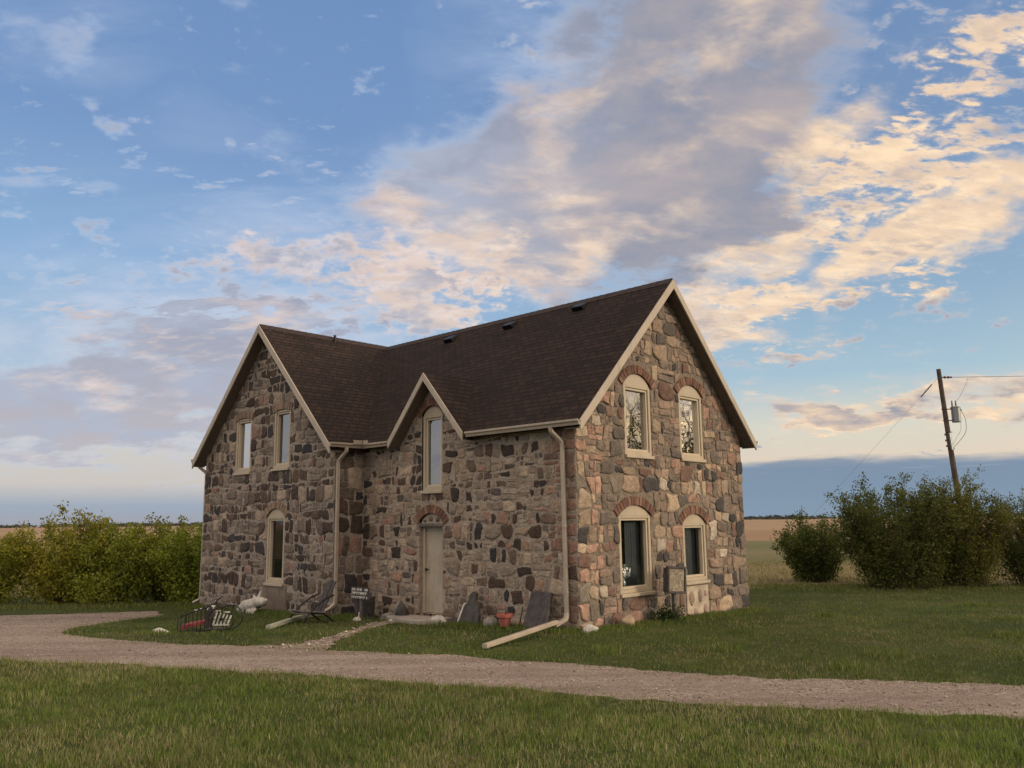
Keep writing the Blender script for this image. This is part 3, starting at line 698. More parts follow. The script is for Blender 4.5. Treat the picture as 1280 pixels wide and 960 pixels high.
# wing gable
wg = B_-A_
holes = sum([arch_hull(*q, t=.20) for q in G_OP], [])+[rect(8.6-A_, 9.75-A_, -.7, .50)]
GP = [(0, -.7), (wg, -.7), (wg, 3.97), (wg/2, 3.97+wg/2), (0, 3.97)]
mbs = stones(WG, [(lambda x, z: True, GP)], holes, pal_wing, .26, .265, .030, 31, .017, .044, .26, (.0, .20), quoin=True)
make_wall('stone_wall', WG, 0, wg, lambda x: 3.96+wg/2-abs(x-wg/2), (wg/2,), [(q[0], q[1], q[2], q[4]) for q in G_OP], mbs, 'mortar_wing')
# wing side wall
mbs = stones(WS, [(lambda x, z: True, [(0, -.7), (Pj, -.7), (Pj, 3.95), (0, 3.95)])], [], pal_wing, .36, .36, .030, 37, .018, .034, .1, (.0, .15))
make_wall('stone_wall', WS, 0, Pj, lambda x: 4.0, (), [], mbs, 'mortar_wing')
# left and rear walls (seen only from the side)
mbs = stones(WL, [(lambda x, z: True, [(0, -.9), (Wd+Pj, -.9), (Wd+Pj, 3.95), (Wd, 3.97), (HW, 3.97+HW), (0, 3.97)])], [], pal_hidden, .32, .34, .03, 41, .018, .03, .2, (.0, .2))
make_wall('stone_wall', WL, 0, Wd+Pj, lambda x: 3.97+max(0, HW-abs(x-HW)), (HW, Wd), [], mbs, 'mortar_wing')
mbs = stones(WB, [(lambda x, z: True, [(0, -.9), (B_, -.9), (B_, 3.97), (0, 3.97)])], [], pal_hidden, .32, .34, .03, 43, .018, .03, .2, (.0, .2))
make_wall('stone_wall', WB, 0, B_, lambda x: 4.0, (), [], mbs, 'mortar_wing')

# rendered footing under two windows
b = MB(); b.box((3.665, -.02, -.6), (4.565, .022, .555), WR.fr); hbuild(b, 'mortar_patch', M['plaster'], bevel=.01)
rr = random.Random(3); b = MB()
for (x, z, w_, h_) in ((3.86, .30, .12, .17), (4.2, .33, .09, .16), (4.38, .02, .07, .12), (4.0, -.02, .1, .1), (3.82, -.1, .06, .1), (4.42, .38, .06, .07)):
    n = 12; P = [(x+w_*math.cos(k/n*6.283)*rr.uniform(.8, 1.1), z+h_*math.sin(k/n*6.283)*rr.uniform(.8, 1.1)) for k in range(n)]
    vs = [WR(p[0], p[1], .02) for p in P]+[WR(x+(p[0]-x)*.8, z+(p[1]-z)*.8, .04) for p in P]+[WR(x, z, .045)]
    b.add(vs, [(i, (i+1) % n, n+(i+1) % n, n+i) for i in range(n)]+[(n+i, n+(i+1) % n, 2*n) for i in range(n)], rr.choice([(.24, .19, .15), (.30, .22, .17), (.2, .15, .12)]))
hbuild(b, 'fieldstones', M['stone'], cols=True, smooth=True)
b = MB(); b.box((8.62-A_, -.02, -.9), (9.74-A_, .02, .50), WG.fr); hbuild(b, 'mortar_patch', simple('brown_render', (.17, .135, .105), .95, var=.2, scale=4, bump=.4, bscale=18), bevel=.01)

# ------------------------------------------------------------------ windows and door
def arc_pts(x0, x1, zs, zt, n=12):
    m = (x0+x1)/2; w = (x1-x0)/2; hgt = max(.001, zt-zs); rad = (w*w+hgt*hgt)/(2*hgt); cz = zt-rad; a = math.asin(min(1, w/rad))
    return [(m+rad*math.sin(-a+2*a*k/n), cz+rad*math.cos(-a+2*a*k/n)) for k in range(n+1)]
def arch_bricks(wall, x0, x1, zs, zt, t, pal, name_parent, seed):
    r = random.Random(seed); b = MB(); inner = arc_pts(x0-.05, x1+.05, zs-.02, zt+.008, 1); m = (x0+x1)/2
    w = (x1-x0)/2+.05; hgt = max(.03, zt+.008-zs+.02); rad = (w*w+hgt*hgt)/(2*hgt); cz = zt+.008-rad; a = math.asin(min(1, w/rad)); nb = max(7, int(2*a*rad/.085))
    for k in range(nb):
        a0 = -a+2*a*(k+.06)/nb; a1 = -a+2*a*(k+.94)/nb; r1 = rad+t*r.uniform(.92, 1.06); dd = .022+r.uniform(0, .014)
        rings = ([rad+t*.5, r1], [rad, rad+t*.47]) if t > .2 else ([rad, r1],)
        for (ra, rb) in rings:
            q = [(m+ra*math.sin(a0), cz+ra*math.cos(a0)), (m+ra*math.sin(a1), cz+ra*math.cos(a1)), (m+rb*math.sin(a1), cz+rb*math.cos(a1)), (m+rb*math.sin(a0), cz+rb*math.cos(a0))]
            vs = [wall(x, z, -.02) for x, z in q]+[wall(x, z, dd) for x, z in q]
            b.add(vs, [(0, 1, 2, 3), (4, 5, 6, 7), (0, 1, 5, 4), (1, 2, 6, 5), (2, 3, 7, 6), (3, 0, 4, 7)], pal(r))
    # mortar behind the bricks
    nseg = 14; vs = []
    for k in range(nseg+1):
        an = -a*1.02+2*a*1.02*k/nseg
        for ra, d in ((rad-.004, .006), (rad+t*1.0, .006)): vs.append(wall(m+ra*math.sin(an), cz+ra*math.cos(an), d))
    b.add(vs, [(2*k, 2*k+2, 2*k+3, 2*k+1) for k in range(nseg)], (.20, .13, .10))
    return b.build('brick_arch', M['brick'], name_parent, cols=True, bevel=.004)
redb = lambda r: pick(r, [(4, (.175, .092, .062)), (3, (.135, .075, .055)), (2, (.23, .14, .095)), (1, (.11, .07, .055))])
tanb = lambda r: pick(r, [(3, (.24, .17, .12)), (2, (.20, .145, .11)), (1, (.28, .20, .14))])
def prism(b, wall, P, d0, d1):
    n = len(P); b.add([wall(x, z, d0) for x, z in P]+[wall(x, z, d1) for x, z in P], [tuple(range(n)), tuple(range(n, 2*n))[::-1]]+[(i, (i+1) % n, n+(i+1) % n, n+i) for i in range(n)])
def frame_ring(b, wall, o, i, d0, d1):            # rectangular ring
    (x0, x1, z0, z1), (a0, a1, c0, c1) = o, i
    for bx in (((x0, d0, z0), (a0, d1, z1)), ((a1, d0, z0), (x1, d1, z1)), ((a0, d0, z0), (a1, d1, c0)), ((a0, d0, c1), (a1, d1, z1))): b.box(bx[0], bx[1], wall.fr)
def window(wall, q, brick, seed, gl='glass', bt=.185, rec=-.035, curtain=None, sill=True, fwid=.075):
    x0, x1, z0, zs, zt = q; root = MB()
    # outer casing (the window itself), with an arched head panel
    frame_ring(root, wall, (x0, x1, z0, zs), (x0+fwid, x1-fwid, z0+fwid, zs-fwid*.6), -.16, rec+.03)
    win = hbuild(root, 'window', M['frame'], bevel=.006)
    hd = MB()
    if zt > zs+.02:
        P = [(x0, zs+.003), (x1, zs+.003)]+arc_pts(x0, x1, zs+.003, zt)[::-1]; prism(hd, wall, P[:2]+P[3:-1] if False else [(x0, zs+.003)]+[(x1, zs+.003)]+arc_pts(x0, x1, zs+.004, zt)[::-1][1:-1], -.12, rec+.02)
        hd.build('head_panel', M['frame'], win)
    s2 = MB(); ix0, ix1, iz0, iz1 = x0+fwid+.003, x1-fwid-.003, z0+fwid+.003, zs-fwid*.6-.003; sw = .045
    frame_ring(s2, wall, (ix0, ix1, iz0, iz1), (ix0+sw, ix1-sw, iz0+sw, iz1-sw), -.14, rec)
    s2.build('sash', M['framein'], win, bevel=.005)
    g = MB(); g.add([wall(ix0+sw-.01, iz0+sw-.01, -.11), wall(ix1-sw+.01, iz0+sw-.01, -.11), wall(ix1-sw+.01, iz1-sw+.01, -.11), wall(ix0+sw-.01, iz1-sw+.01, -.11)], [(0, 1, 2, 3)])
    g.build('glass_pane', M[gl], win)
    if sill:
        sl = MB(); sl.box((x0-.02, -.10, z0-.075), (x1+.02, .055, z0-.003), wall.fr); sl.build('sill', M['frame'], win, bevel=.012)
    rm = MB(); e = .35                             # dark room behind the pane
    rm.add([wall(ix0-e, iz0-.3, -.175), wall(ix1+e, iz0-.3, -.175), wall(ix1+e, iz1+.3, -.175), wall(ix0-e, iz1+.3, -.175), wall(ix0-e, iz0-.3, -1.6), wall(ix1+e, iz0-.3, -1.6), wall(ix1+e, iz1+.3, -1.6), wall(ix0-e, iz1+.3, -1.6)],
           [(4, 5, 6, 7), (0, 1, 5, 4), (1, 2, 6, 5), (2, 3, 7, 6), (3, 0, 4, 7)]); rm.build('room_interior', M['black'], win)
    if curtain:
        cu = MB(); a, b_ = curtain; n = 26; vs = []
        for k in range(n+1):
            xx = ix0+(ix1-ix0)*(a+(b_-a)*k/n); dd = -.24+.02*math.sin(k*1.7)
            vs += [wall(xx, iz0-.05, dd), wall(xx, iz1+.05, dd)]
        cu.add(vs, [(2*k, 2*k+2, 2*k+3, 2*k+1) for k in range(n)]); cu.build('curtain', M['curtain'], win, smooth=True)
    if brick: arch_bricks(wall, x0, x1, zs if zt > zs+.02 else zs-.03, zt if zt > zs+.02 else zs+.02, bt, brick, win, seed)
    return win
window(WR, R_OP[0], redb, 1, 'glass_mirror'); window(WR, R_OP[1], redb, 2, 'glass_mirror')
w3 = window(WR, R_OP[2], redb, 3, 'glass_clear', curtain=(.45, 1.0)); w4 = window(WR, R_OP[3], redb, 4, 'glass_clear', curtain=(.0, .98))
window(WF, F_WIN, redb, 5, 'glass', bt=.19, curtain=(0, .8), rec=-.06)
window(WG, G_OP[0], tanb, 6, 'glass', bt=.2); window(WG, G_OP[1], tanb, 7, 'glass', bt=.2); window(WG, G_OP[2], tanb, 8, 'glass_clear', bt=.18)

def make_door():
    x0, x1, z0, zs, zt = DOOR; b = MB()
    frame_ring(b, WF, (x0, x1, z0-.02, zs), (x0+.065, x1-.065, z0-.01, zs-.06), -.26, -.10)
    fr = hbuild(b, 'door_frame', M['frame'], bevel=.006)
    d = MB(); d.box((x0+.068, -.19, z0), (x1-.068, -.15, zs-.063), WF.fr); dr = d.build('door', M['door'], fr, bevel=.005)
    p = MB()                                       # raised panels and lock rail
    for (a, c) in ((.12, .62), (.72, 1.22), (1.32, 1.80)): p.box((x0+.17, -.149, z0+a), (x1-.17, -.143, z0+c), WF.fr)
    
    k = MB(); k.lathe([(.012, 0), (.014, .03), (.03, .045), (.03, .07), (.012, .082)], n=14)
    ko = k.build('door_knob', M['darkmetal'], fr, smooth=True)
    pos = WF(x1-.125, .96, -.15); ko.matrix_parent_inverse = Matrix.Identity(4)
    ko.matrix_basis = Matrix.Translation(pos) @ (-HV).to_track_quat('Z', 'Y').to_matrix().to_4x4()
    t = MB(); prism(t, WF, [(x0, zs+.003), (x1, zs+.003)]+arc_pts(x0, x1, zs+.004, zt)[::-1][1:-1], -.16, -.03)
    to = t.build('transom_infill', M['mortar_front'], fr)
    r = random.Random(4)
    for cx, cz, w in ((3.98, 2.05, .07), (4.2, 2.07, .075), (4.4, 2.03, .05)):
        s = MB(); n = 10; P = [(cx+w*math.cos(k/n*6.283)*r.uniform(.85, 1.1), cz+w*.75*math.sin(k/n*6.283)*r.uniform(.85, 1.1)) for k in range(n)]
        s.add([WF(a, c, -.032) for a, c in P]+[WF(cx+(a-cx)*.8, cz+(c-cz)*.8, -.012) for a, c in P]+[WF(cx, cz, -.008)], [(i, (i+1) % n, n+(i+1) % n, n+i) for i in range(n)]+[(n+i, n+(i+1) % n, 2*n) for i in range(n)], (.12, .09, .075))
        s.build('transom_stone', M['stone'], fr, cols=True, smooth=True)
    l = MB(); l.box((x0-.03, -.10, zs-.05), (x1+.03, .012, zs+.02), WF.fr); l.build('lintel', M['greywood'], fr, bevel=.008)
    j = MB(); j.box((x0-.002, -.26, -.2), (x0+.0, -.0, zs), WF.fr); j.box((x1, -.26, -.2), (x1+.002, -.0, zs), WF.fr); j.build('jamb', M['mortar_front'], fr)
    arch_bricks(WF, x0, x1, zs+.02, zt, .185, redb, fr, 9)
make_door()
# white blossoms and a bottle standing inside the ground floor windows
def blossoms():
    root = empty('vase_of_flowers', WR(1.60, .665, -.17), 0, 'round white blossoms in a vase behind the larger lower gable window', 'flowers')
    r = random.Random(2)
    for k, (dx, dz, rad) in enumerate(((-.04, .31, .115), (.13, .34, .125), (.05, .22, .10), (.21, .25, .10))):
        b = MB(); c0 = root.location*0+HV*dx+HZ*dz-HU*(-.02*k)
        for i in range(60):
            u_, w_ = r.uniform(-1, 1), r.uniform(0, 6.283); q = math.sqrt(1-u_*u_); d = Vector((q*math.cos(w_), q*math.sin(w_), u_)); c = c0+d*rad*.8
            a = d.orthogonal().normalized()*.03; bb = d.cross(a).normalized()*.03
            b.add([c-a, c+bb+d*.012, c+a, c-bb+d*.012], [(0, 1, 2, 3)])
        b.build('blossom', M['petal'], root)
        st = MB(); st.tube([Vector((0, 0, .1)), c0*.6+Vector((0, 0, .1)), c0], .006, 5); st.build('stem', M['leafgreen'], root)
    v = MB(); v.lathe([(.05, 0), (.07, .05), (.075, .1), (.045, .17), (.05, .2)], n=18); v.build('vase', M['galv'], root, smooth=True)
blossoms()
b = MB(); b.lathe([(.03, 0), (.032, .13), (.014, .17), (.014, .21), (.017, .215)], (0, 0, 0), 14)
o = b.build('bottle', M['white'], smooth=True); o.location = WR(4.02, .75, -.2); tag(o, 'small white bottle on the ledge inside the narrower lower gable window', 'bottle')
b = MB(); b.box((0, 0, 0), (1, 1, 1), lambda v: WR(1.39+v.x*.95, .56+v.z*.10, -.34+v.y*.16)); b.build('inner_sill', M['black'], w3)
b = MB(); b.box((0, 0, 0), (1, 1, 1), lambda v: WR(3.73+v.x*.8, .66+v.z*.085, -.34+v.y*.16)); b.build('inner_sill', M['black'], w4)

# ------------------------------------------------------------------ roofs
T_ = .11
def roof_slab(name, corners, ud0=None, parent=None):
    """corners: 4 world points (eave a, eave b, ridge b, ridge a)"""
    P = [Vector(p) for p in corners]; nrm = (P[1]-P[0]).cross(P[3]-P[0]).normalized()
    if nrm.z < 0: nrm = -nrm
    ud = (ud0 or (P[1]-P[0])).normalized(); vd = nrm.cross(ud).normalized()
    if vd.z < 0: vd = -vd
    vs = P+[p-HZ*T_*1.35 for p in P]; b = MB(); b.add(vs, [(0, 1, 2, 3), (7, 6, 5, 4), (0, 4, 5, 1), (1, 5, 6, 2), (2, 6, 7, 3), (3, 7, 4, 0)])
    uv = [((p-HO).dot(ud), (p-HO).dot(vd)) for p in vs]
    o = hbuild(b, name, M['shingle'], uvs=uv); return o
zr = lambda v: HR-abs(v-HW)
ur0, ur1 = -OV, B_+OV
roof_slab('roof', [h(ur0, -EV, zr(-EV)), h(DU0, -EV, zr(-EV)), h(DU0, HW, HR), h(ur0, HW, HR)], HU)
VD_ = HW-(HR-DZ)-.06
roof_slab('roof', [h(DU0, -EV, zr(-EV)), h(DUM, VD_, zr(VD_)), h(DUM, HW, HR), h(DU0, HW, HR)], HU)
roof_slab('roof', [h(DUM, VD_, zr(VD_)), h(DU1, -EV, zr(-EV)), h(DU1, HW, HR), h(DUM, HW, HR)], HU)
roof_slab('roof', [h(DU1, -EV, zr(-EV)), h(ur1, -EV, zr(-EV)), h(ur1, HW, HR), h(DU1, HW, HR)], HU)
roof_slab('roof', [h(ur0, Wd+EV, zr(Wd+EV)), h(ur1, Wd+EV, zr(Wd+EV)), h(ur1, HW, HR), h(ur0, HW, HR)])
HRW = HR+.004
for sgn in (-1, 1):
    ue = Mu+sgn*(wg/2+EV); ze = HRW-(wg/2+EV)
    roof_slab('roof', [h(ue, -Pj-OV, ze), h(ue, HW, ze), h(Mu, HW, HRW), h(Mu, -Pj-OV, HRW)])
# dormer roof: small gable running back into the main slope
for sgn in (-1, 1):
    ue = DUM+(DU1-DUM if sgn > 0 else DU0-DUM); ze = 3.90
    vb_r = HW-(HR-DZ)+.1; vb_e = 1.0
    roof_slab('dormer_roof', [h(ue, -.30, ze), h(ue, vb_e, ze), h(DUM, vb_r+.02, DZ), h(DUM, -.30, DZ)])
# ridge caps
M['ridge'] = simple('ridge_shingle', (.036, .025, .022), .95, var=.35, scale=9)
for (p, q) in ((h(ur0, HW, HR+.012), h(ur1, HW, HR+.012)), (h(Mu, -Pj-OV, HR+.012), h(Mu, HW, HR+.012))):
    b = MB(); d = (q-p).normalized(); sd_ = d.cross(HZ).normalized(); L = (q-p).length; n = int(L/.2)
    for k in range(n):
        a = p+d*(L*k/n); c = p+d*(L*(k+1.12)/n)
        l0 = .004+.006*0; b.add([a-sd_*.14-HZ*.14, a+HZ*.01, a+sd_*.14-HZ*.14, c-sd_*.14-HZ*.135, c+HZ*.018, c+sd_*.14-HZ*.135], [(0, 1, 4, 3), (1, 2, 5, 4)])
    hbuild(b, 'ridge_cap', M['ridge'])

def rake(p_low, p_top, face, wdt=.17, th=.035):
    """barge board: hangs below the roof edge on the gable face"""
    b = MB(); lo, tp = Vector(p_low), Vector(p_top); f = face*th
    d = HZ*(-wdt)
    vs = [lo, tp, tp+d, lo+d, lo+f, tp+f, tp+d+f, lo+d+f]
    b.add(vs, [(0, 1, 2, 3), (7, 6, 5, 4), (0, 4, 5, 1), (1, 5, 6, 2), (2, 6, 7, 3), (3, 7, 4, 0)])
    return hbuild(b, 'rake_board', M['trim'], bevel=.004)
e_ = .006
for v in (-EV-.02, Wd+EV+.02):
    rake(h(-OV-.002, v, HR-abs(v-HW)-.012), h(-OV-.002, HW, HR-.012), -HU, .21)
    rake(h(B_+OV+.002, v, HR-abs(v-HW)-.012), h(B_+OV+.002, HW, HR-.012), HU, .21)
for u in (A_-EV-.02, B_+EV+.02):
    rake(h(u, -Pj-OV-.002, HRW-abs(u-Mu)-.012), h(Mu, -Pj-OV-.002, HRW-.012), -HV, .21)
kd0 = (DZ-3.90)/(DUM-DU0); kd1 = (DZ-3.90)/(DU1-DUM)
rake(h(DU0-.02, -.302, 3.90-.03), h(DUM, -.302, DZ-.012), -HV, .18); rake(h(DU1+.02, -.302, 3.90-.03), h(DUM, -.302, DZ-.012), -HV, .18)
# dark soffits under the overhangs
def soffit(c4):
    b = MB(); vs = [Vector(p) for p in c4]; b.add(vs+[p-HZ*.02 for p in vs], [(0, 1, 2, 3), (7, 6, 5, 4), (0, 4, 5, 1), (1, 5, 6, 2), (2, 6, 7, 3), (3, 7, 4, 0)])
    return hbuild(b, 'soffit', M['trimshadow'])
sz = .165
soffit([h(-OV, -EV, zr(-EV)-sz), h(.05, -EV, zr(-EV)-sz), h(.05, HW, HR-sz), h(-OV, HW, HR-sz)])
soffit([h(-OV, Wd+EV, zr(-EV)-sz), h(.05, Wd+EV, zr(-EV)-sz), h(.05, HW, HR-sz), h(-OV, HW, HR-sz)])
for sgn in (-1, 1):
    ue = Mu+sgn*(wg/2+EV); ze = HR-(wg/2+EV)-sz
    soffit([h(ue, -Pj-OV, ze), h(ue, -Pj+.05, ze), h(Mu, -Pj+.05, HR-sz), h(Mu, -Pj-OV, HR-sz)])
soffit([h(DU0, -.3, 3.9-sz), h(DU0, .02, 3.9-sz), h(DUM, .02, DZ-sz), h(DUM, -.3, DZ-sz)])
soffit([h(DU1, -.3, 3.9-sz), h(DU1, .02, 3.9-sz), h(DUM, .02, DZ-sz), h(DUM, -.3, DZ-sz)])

# gutters: K-style trough swept along the eaves
def gutter(p, q, out_):
    p, q = Vector(p), Vector(q); b = MB(); prof = [(0, -.005), (0, -.11), (.06, -.115), (.075, -.07), (.105, -.045), (.105, -.005), (.095, -.005), (.09, -.035), (.01, -.09), (.01, -.005)]
    n = len(prof); vs = [a+out_*x+HZ*z for a in (p, q) for x, z in prof]
    b.add(vs, [(k, (k+1) % n, n+(k+1) % n, n+k) for k in range(n)]+[tuple(range(n))[::-1], tuple(range(n, 2*n))])
    return hbuild(b, 'gutter', M['gutter'])
ge = zr(-EV)-.01
gutter(h(-OV-.03, -EV-.003, ge), h(DU0-.06, -EV-.003, ge), -HV)
gutter(h(DU1+.06, -EV-.003, ge), h(A_-EV-.10, -EV-.003, ge), -HV)
gutter(h(A_-EV-.003, -EV-.0, ge), h(A_-EV-.003, -Pj-OV-.03, ge), -HU)
gutter(h(B_+EV+.003, -Pj-OV-.03, ge), h(B_+EV+.003, Wd, ge), HU)
gutter(h(-OV-.03, Wd+EV+.003, ge), h(B_, Wd+EV+.003, ge), HV)
b = MB(); b.box((0, 0, 0), (1, 1, 1), lambda v: h(A_-EV-.33+v.x*.18, -EV-.115-.004+v.y*.02, ge-.03+v.z*.10)); b.box((0, 0, 0), (1, 1, 1), lambda v: h(A_-EV-.13+v.x*.02, -EV-.36+v.y*.24, ge-.03+v.z*.1)); hbuild(b, 'splash_guard', M['gutter'], bevel=.004)

def downspout(pts, side, w=.085, hh=.062):
    P = [Vector(p) for p in pts]; Q = [P[0]]
    for i in range(1, len(P)-1):                   # round the bends
        a = (P[i-1]-P[i]); c = (P[i+1]-P[i]); k = min(.06, a.length*.4, c.length*.4)
        Q += [P[i]+a.normalized()*k, P[i]+(a.normalized()+c.normalized())*k*.22, P[i]+c.normalized()*k]
    Q.append(P[-1]); b = MB(); b.rectpipe(Q, w, hh, side=side); o = hbuild(b, 'downspout', M['gutter'])
    for i in range(len(P)-1):
        if side and abs((P[i+1]-P[i]).z) > 2:
            for f in (.12, .5, .88):
                s_ = MB(); c0 = P[i].lerp(P[i+1], f); d = (P[i+1]-P[i]).normalized()*.02; s_.rectpipe([c0-d, c0+d], w+.012, hh+.012, side=side); s_.build('strap', M['gutter'], o)
    return o
downspout([h(.385, -.26, ge-.10), h(.385, -.25, ge-.19), h(.25, -.085, ge-.40), h(.22, -.085, .30), h(.20, -.13, .20), h(.27, -.36, .10)], HU)
sp1 = downspout([h(.26, -.34, .16), h(-.02, -1.5, .11), h(-.28, -2.72, .05)], None, .10, .07)
downspout([h(A_-EV-.06, -.72, ge-.10), h(A_-EV-.06, -.72, ge-.2), h(A_-.055, -.80, ge-.42), h(A_-.055, -.80, .15), h(A_-.03, -.93, .05), h(A_+.12, -1.05, -.02)], HV)
zl = hz(B_, -Pj)
downspout([h(B_+.27, -Pj-.10, ge-.10), h(B_+.27, -Pj-.10, ge-.2), h(B_+.07, -Pj+.06, ge-.4), h(B_+.07, -Pj+.06, zl+.2), h(B_+.2, -Pj-.1, zl+.1)], HV)
# flagged roof vents and plumbing stack
for (u, v) in ((2.15, 3.04-.06), (4.40, 2.90), (6.68, 2.90)):
    z = HR-abs(v-HW); b = MB(); nrm = Vector((-HV+HZ)).normalized(); sl = (HV+HZ).normalized()
    c0 = h(u, v, z)
    f = lambda q, c0=c0: c0+HU*q.x+sl*q.y+nrm*q.z
    vs = [f(Vector(p)) for p in ((-.17, -.16, 0), (.17, -.16, 0), (.17, .16, 0), (-.17, .16, 0), (-.15, -.17, .12), (.15, -.17, .12), (.15, .10, .06), (-.15, .10, .06))]
    b.add(vs, [(0, 3, 2, 1), (4, 5, 6, 7), (0, 1, 5, 4), (1, 2, 6, 5), (2, 3, 7, 6), (3, 0, 4, 7)])
    hbuild(b, 'roof_vent', M['darkmetal'], bevel=.01)
b = MB(); c0 = h(9.75, 1.15, 7.0); b.tube([c0, c0+HZ*.34], .038, 14); hbuild(b, 'vent_pipe', M['darkmetal'])

# ------------------------------------------------------------------ rocks, slabs and yard things
def rock(name, loc, size, m, seed, label, cat='rock', group=None, rz=0, sub=3):
    r = random.Random(seed); bm = bmesh.new(); bmesh.ops.create_icosphere(bm, subdivisions=sub, radius=1)
    from mathutils import noise as ns
    planes = [(Vector((r.uniform(-1, 1), r.uniform(-1, 1), r.uniform(-.5, 1))).normalized(), r.uniform(.62, .9)) for _ in range(9)]
    for v in bm.verts:
        co = v.co.copy()
        for n_, d in planes:
            k = co.dot(n_)
            if k > d: co -= n_*(k-d)*.85
        co *= 1+.16*ns.noise(co*1.7+Vector((seed*3.1, 0, 0)))+.05*ns.noise(co*5+Vector((seed, 0, 0)))
        v.co = Vector((co.x*size[0], co.y*size[1], co.z*size[2]+size[2]*.55))
    me = bpy.data.meshes.new(name); bm.to_mesh(me); bm.free(); me.materials.append(m)
    me.polygons.foreach_set('use_smooth', [True]*len(me.polygons))
    o = bpy.data.objects.new(name, me); C.objects.link(o); o.location = loc; o.rotation_euler = (0, 0, rz)
    return tag(o, label, cat, group)
def atv(u, v, dz=0): p = h(u, v, 0); p.z = gz(p.y)+dz; return p
rock('rock', (-6.75, 16.35, gz(16.4)-.02), (.17, .11, .07), M['palerock'], 5, 'white rock lying alone in the grass left of the garden cart')
rock('rock', atv(3.30, -.55, -.03), (.30, .17, .13), M['palerock'], 6, 'long pale rock in the grass right of the door step', rz=2.4)
rock('rock', atv(1.72, -.60, -.0), (.17, .14, .14), M['greyrock'], 8, 'round grey and white rock between the leaning black slab and the flower pot')
rock('rock', atv(-.28, -.02, -.02), (.17, .10, .11), M['palerock'], 9, 'white rock at the near corner of the house', rz=.6)
rock('rock', atv(5.35, -1.1, -.02), (.10, .08, .07), M['palerock'], 12, 'small pale rock at the foot of the little signpost')
rock('rock', atv(5.0, -.5, -.03), (.20, .13, .12), M['greyrock'], 13, 'grey brown rock against the wall just right of the little signpost', rz=.4)
rock('rock', atv(4.75, -.34, -.0), (.15, .16, .25), M['darkrock'], 14, 'dark upright boulder against the wall left of the door', rz=.4)
rock('rock', atv(5.1, -.15, .0), (.16, .12, .24), M['greyrock'], 15, 'tall grey boulder against the wall behind the low rocks', rz=1.4)
rock('rock', atv(4.5, -.75, -.02), (.14, .09, .06), M['palerock'], 16, 'pale flat rock at the left end of the door slab')
rock('rock', atv(.92, -.36, -.02), (.13, .10, .17), M['greyrock'], 18, 'small grey rock beside the dark plank at the wall', rz=.2)
rock('rock', atv(2.95, -.42, -.03), (.16, .1, .10), M['darkrock'], 19, 'low dark rock between the pale rock and the leaning black slab')
rock('rock', atv(-.28, 1.1, -.02), (.16, .15, .17), simple('tan_rock', (.36, .27, .18), .9, var=.2, bump=.6), 20, 'tan triangular rock at the foot of the gable below the larger window', rz=1.)
# concrete door slab and walk
b = MB(); P = [atv(*p) for p in ((5.4, -.35), (4.75, -.72), (4.1, -.95), (3.45, -1.0), (3.05, -.75), (3.4, -.08), (4.9, -.06), (5.3, -.1))]; n = len(P)
b.add([p+HZ*.09 for p in P]+[p-HZ*.2 for p in P], [tuple(range(n)), tuple(range(n, 2*n))[::-1]]+[(i, (i+1) % n, n+(i+1) % n, n+i) for i in range(n)])
tag(b.build('door_slab', M['concrete'], bevel=.02), 'pale worn concrete slab in front of the door', 'doorstep')

def plank(name, foot0, foot1, top1, top0, th, m, parent=None):
    b = MB(); P = [Vector(p) for p in (foot0, foot1, top1, top0)]; nrm = (P[1]-P[0]).cross(P[3]-P[0]).normalized()*th
    b.add(P+[p+nrm for p in P], [(0, 1, 2, 3), (7, 6, 5, 4), (0, 4, 5, 1), (1, 5, 6, 2), (2, 6, 7, 3), (3, 7, 4, 0)]); return b.build(name, m, parent, bevel=.012)
o = plank('plank', atv(.96, -.48, -.05), atv(.43, -.46, -.05), h(.50, -.12, .64), h(1.02, -.12, .645), .07, M['darkwood']); tag(o, 'thick dark weathered wooden plank leaning on the wall beside the downspout', 'plank')
# leaning black stone slab with a pale split edge
def black_slab():
    b = MB(); P = [(2.78, -.1), (2.20, -.1), (2.24, .18), (2.36, .38), (2.46, .47), (2.49, .60), (2.62, .64), (2.70, .55), (2.66, .47), (2.74, .30)]
    n = len(P); ff = lambda u, z, d: h(u, -.42+.42*max(z, 0)/.7*.75-d, z+gz(h(u, -.4, 0).y)*1.)
    b.add([ff(u, z, 0) for u, z in P]+[ff(u, z, .09) for u, z in P], [tuple(range(n)), tuple(range(n, 2*n))[::-1]]+[(i, (i+1) % n, n+(i+1) % n, n+i) for i in range(n)])
    o = b.build('standing_stone', M['darkrock'], bevel=.02); tag(o, 'black narrow-topped stone slab with a pale left edge leaning on the front wall', 'stone slab')
    e = MB(); Q = [(2.84, -.08), (2.79, -.08), (2.72, .40), (2.75, .42)]; n = 4
    e.add([ff(u, z, .0) for u, z in Q]+[ff(u, z, .11) for u, z in Q], [tuple(range(n)), tuple(range(n, 2*n))[::-1]]+[(i, (i+1) % n, n+(i+1) % n, n+i) for i in range(n)]); e.build('split_edge', M['palerock'], o, bevel=.01)
black_slab()
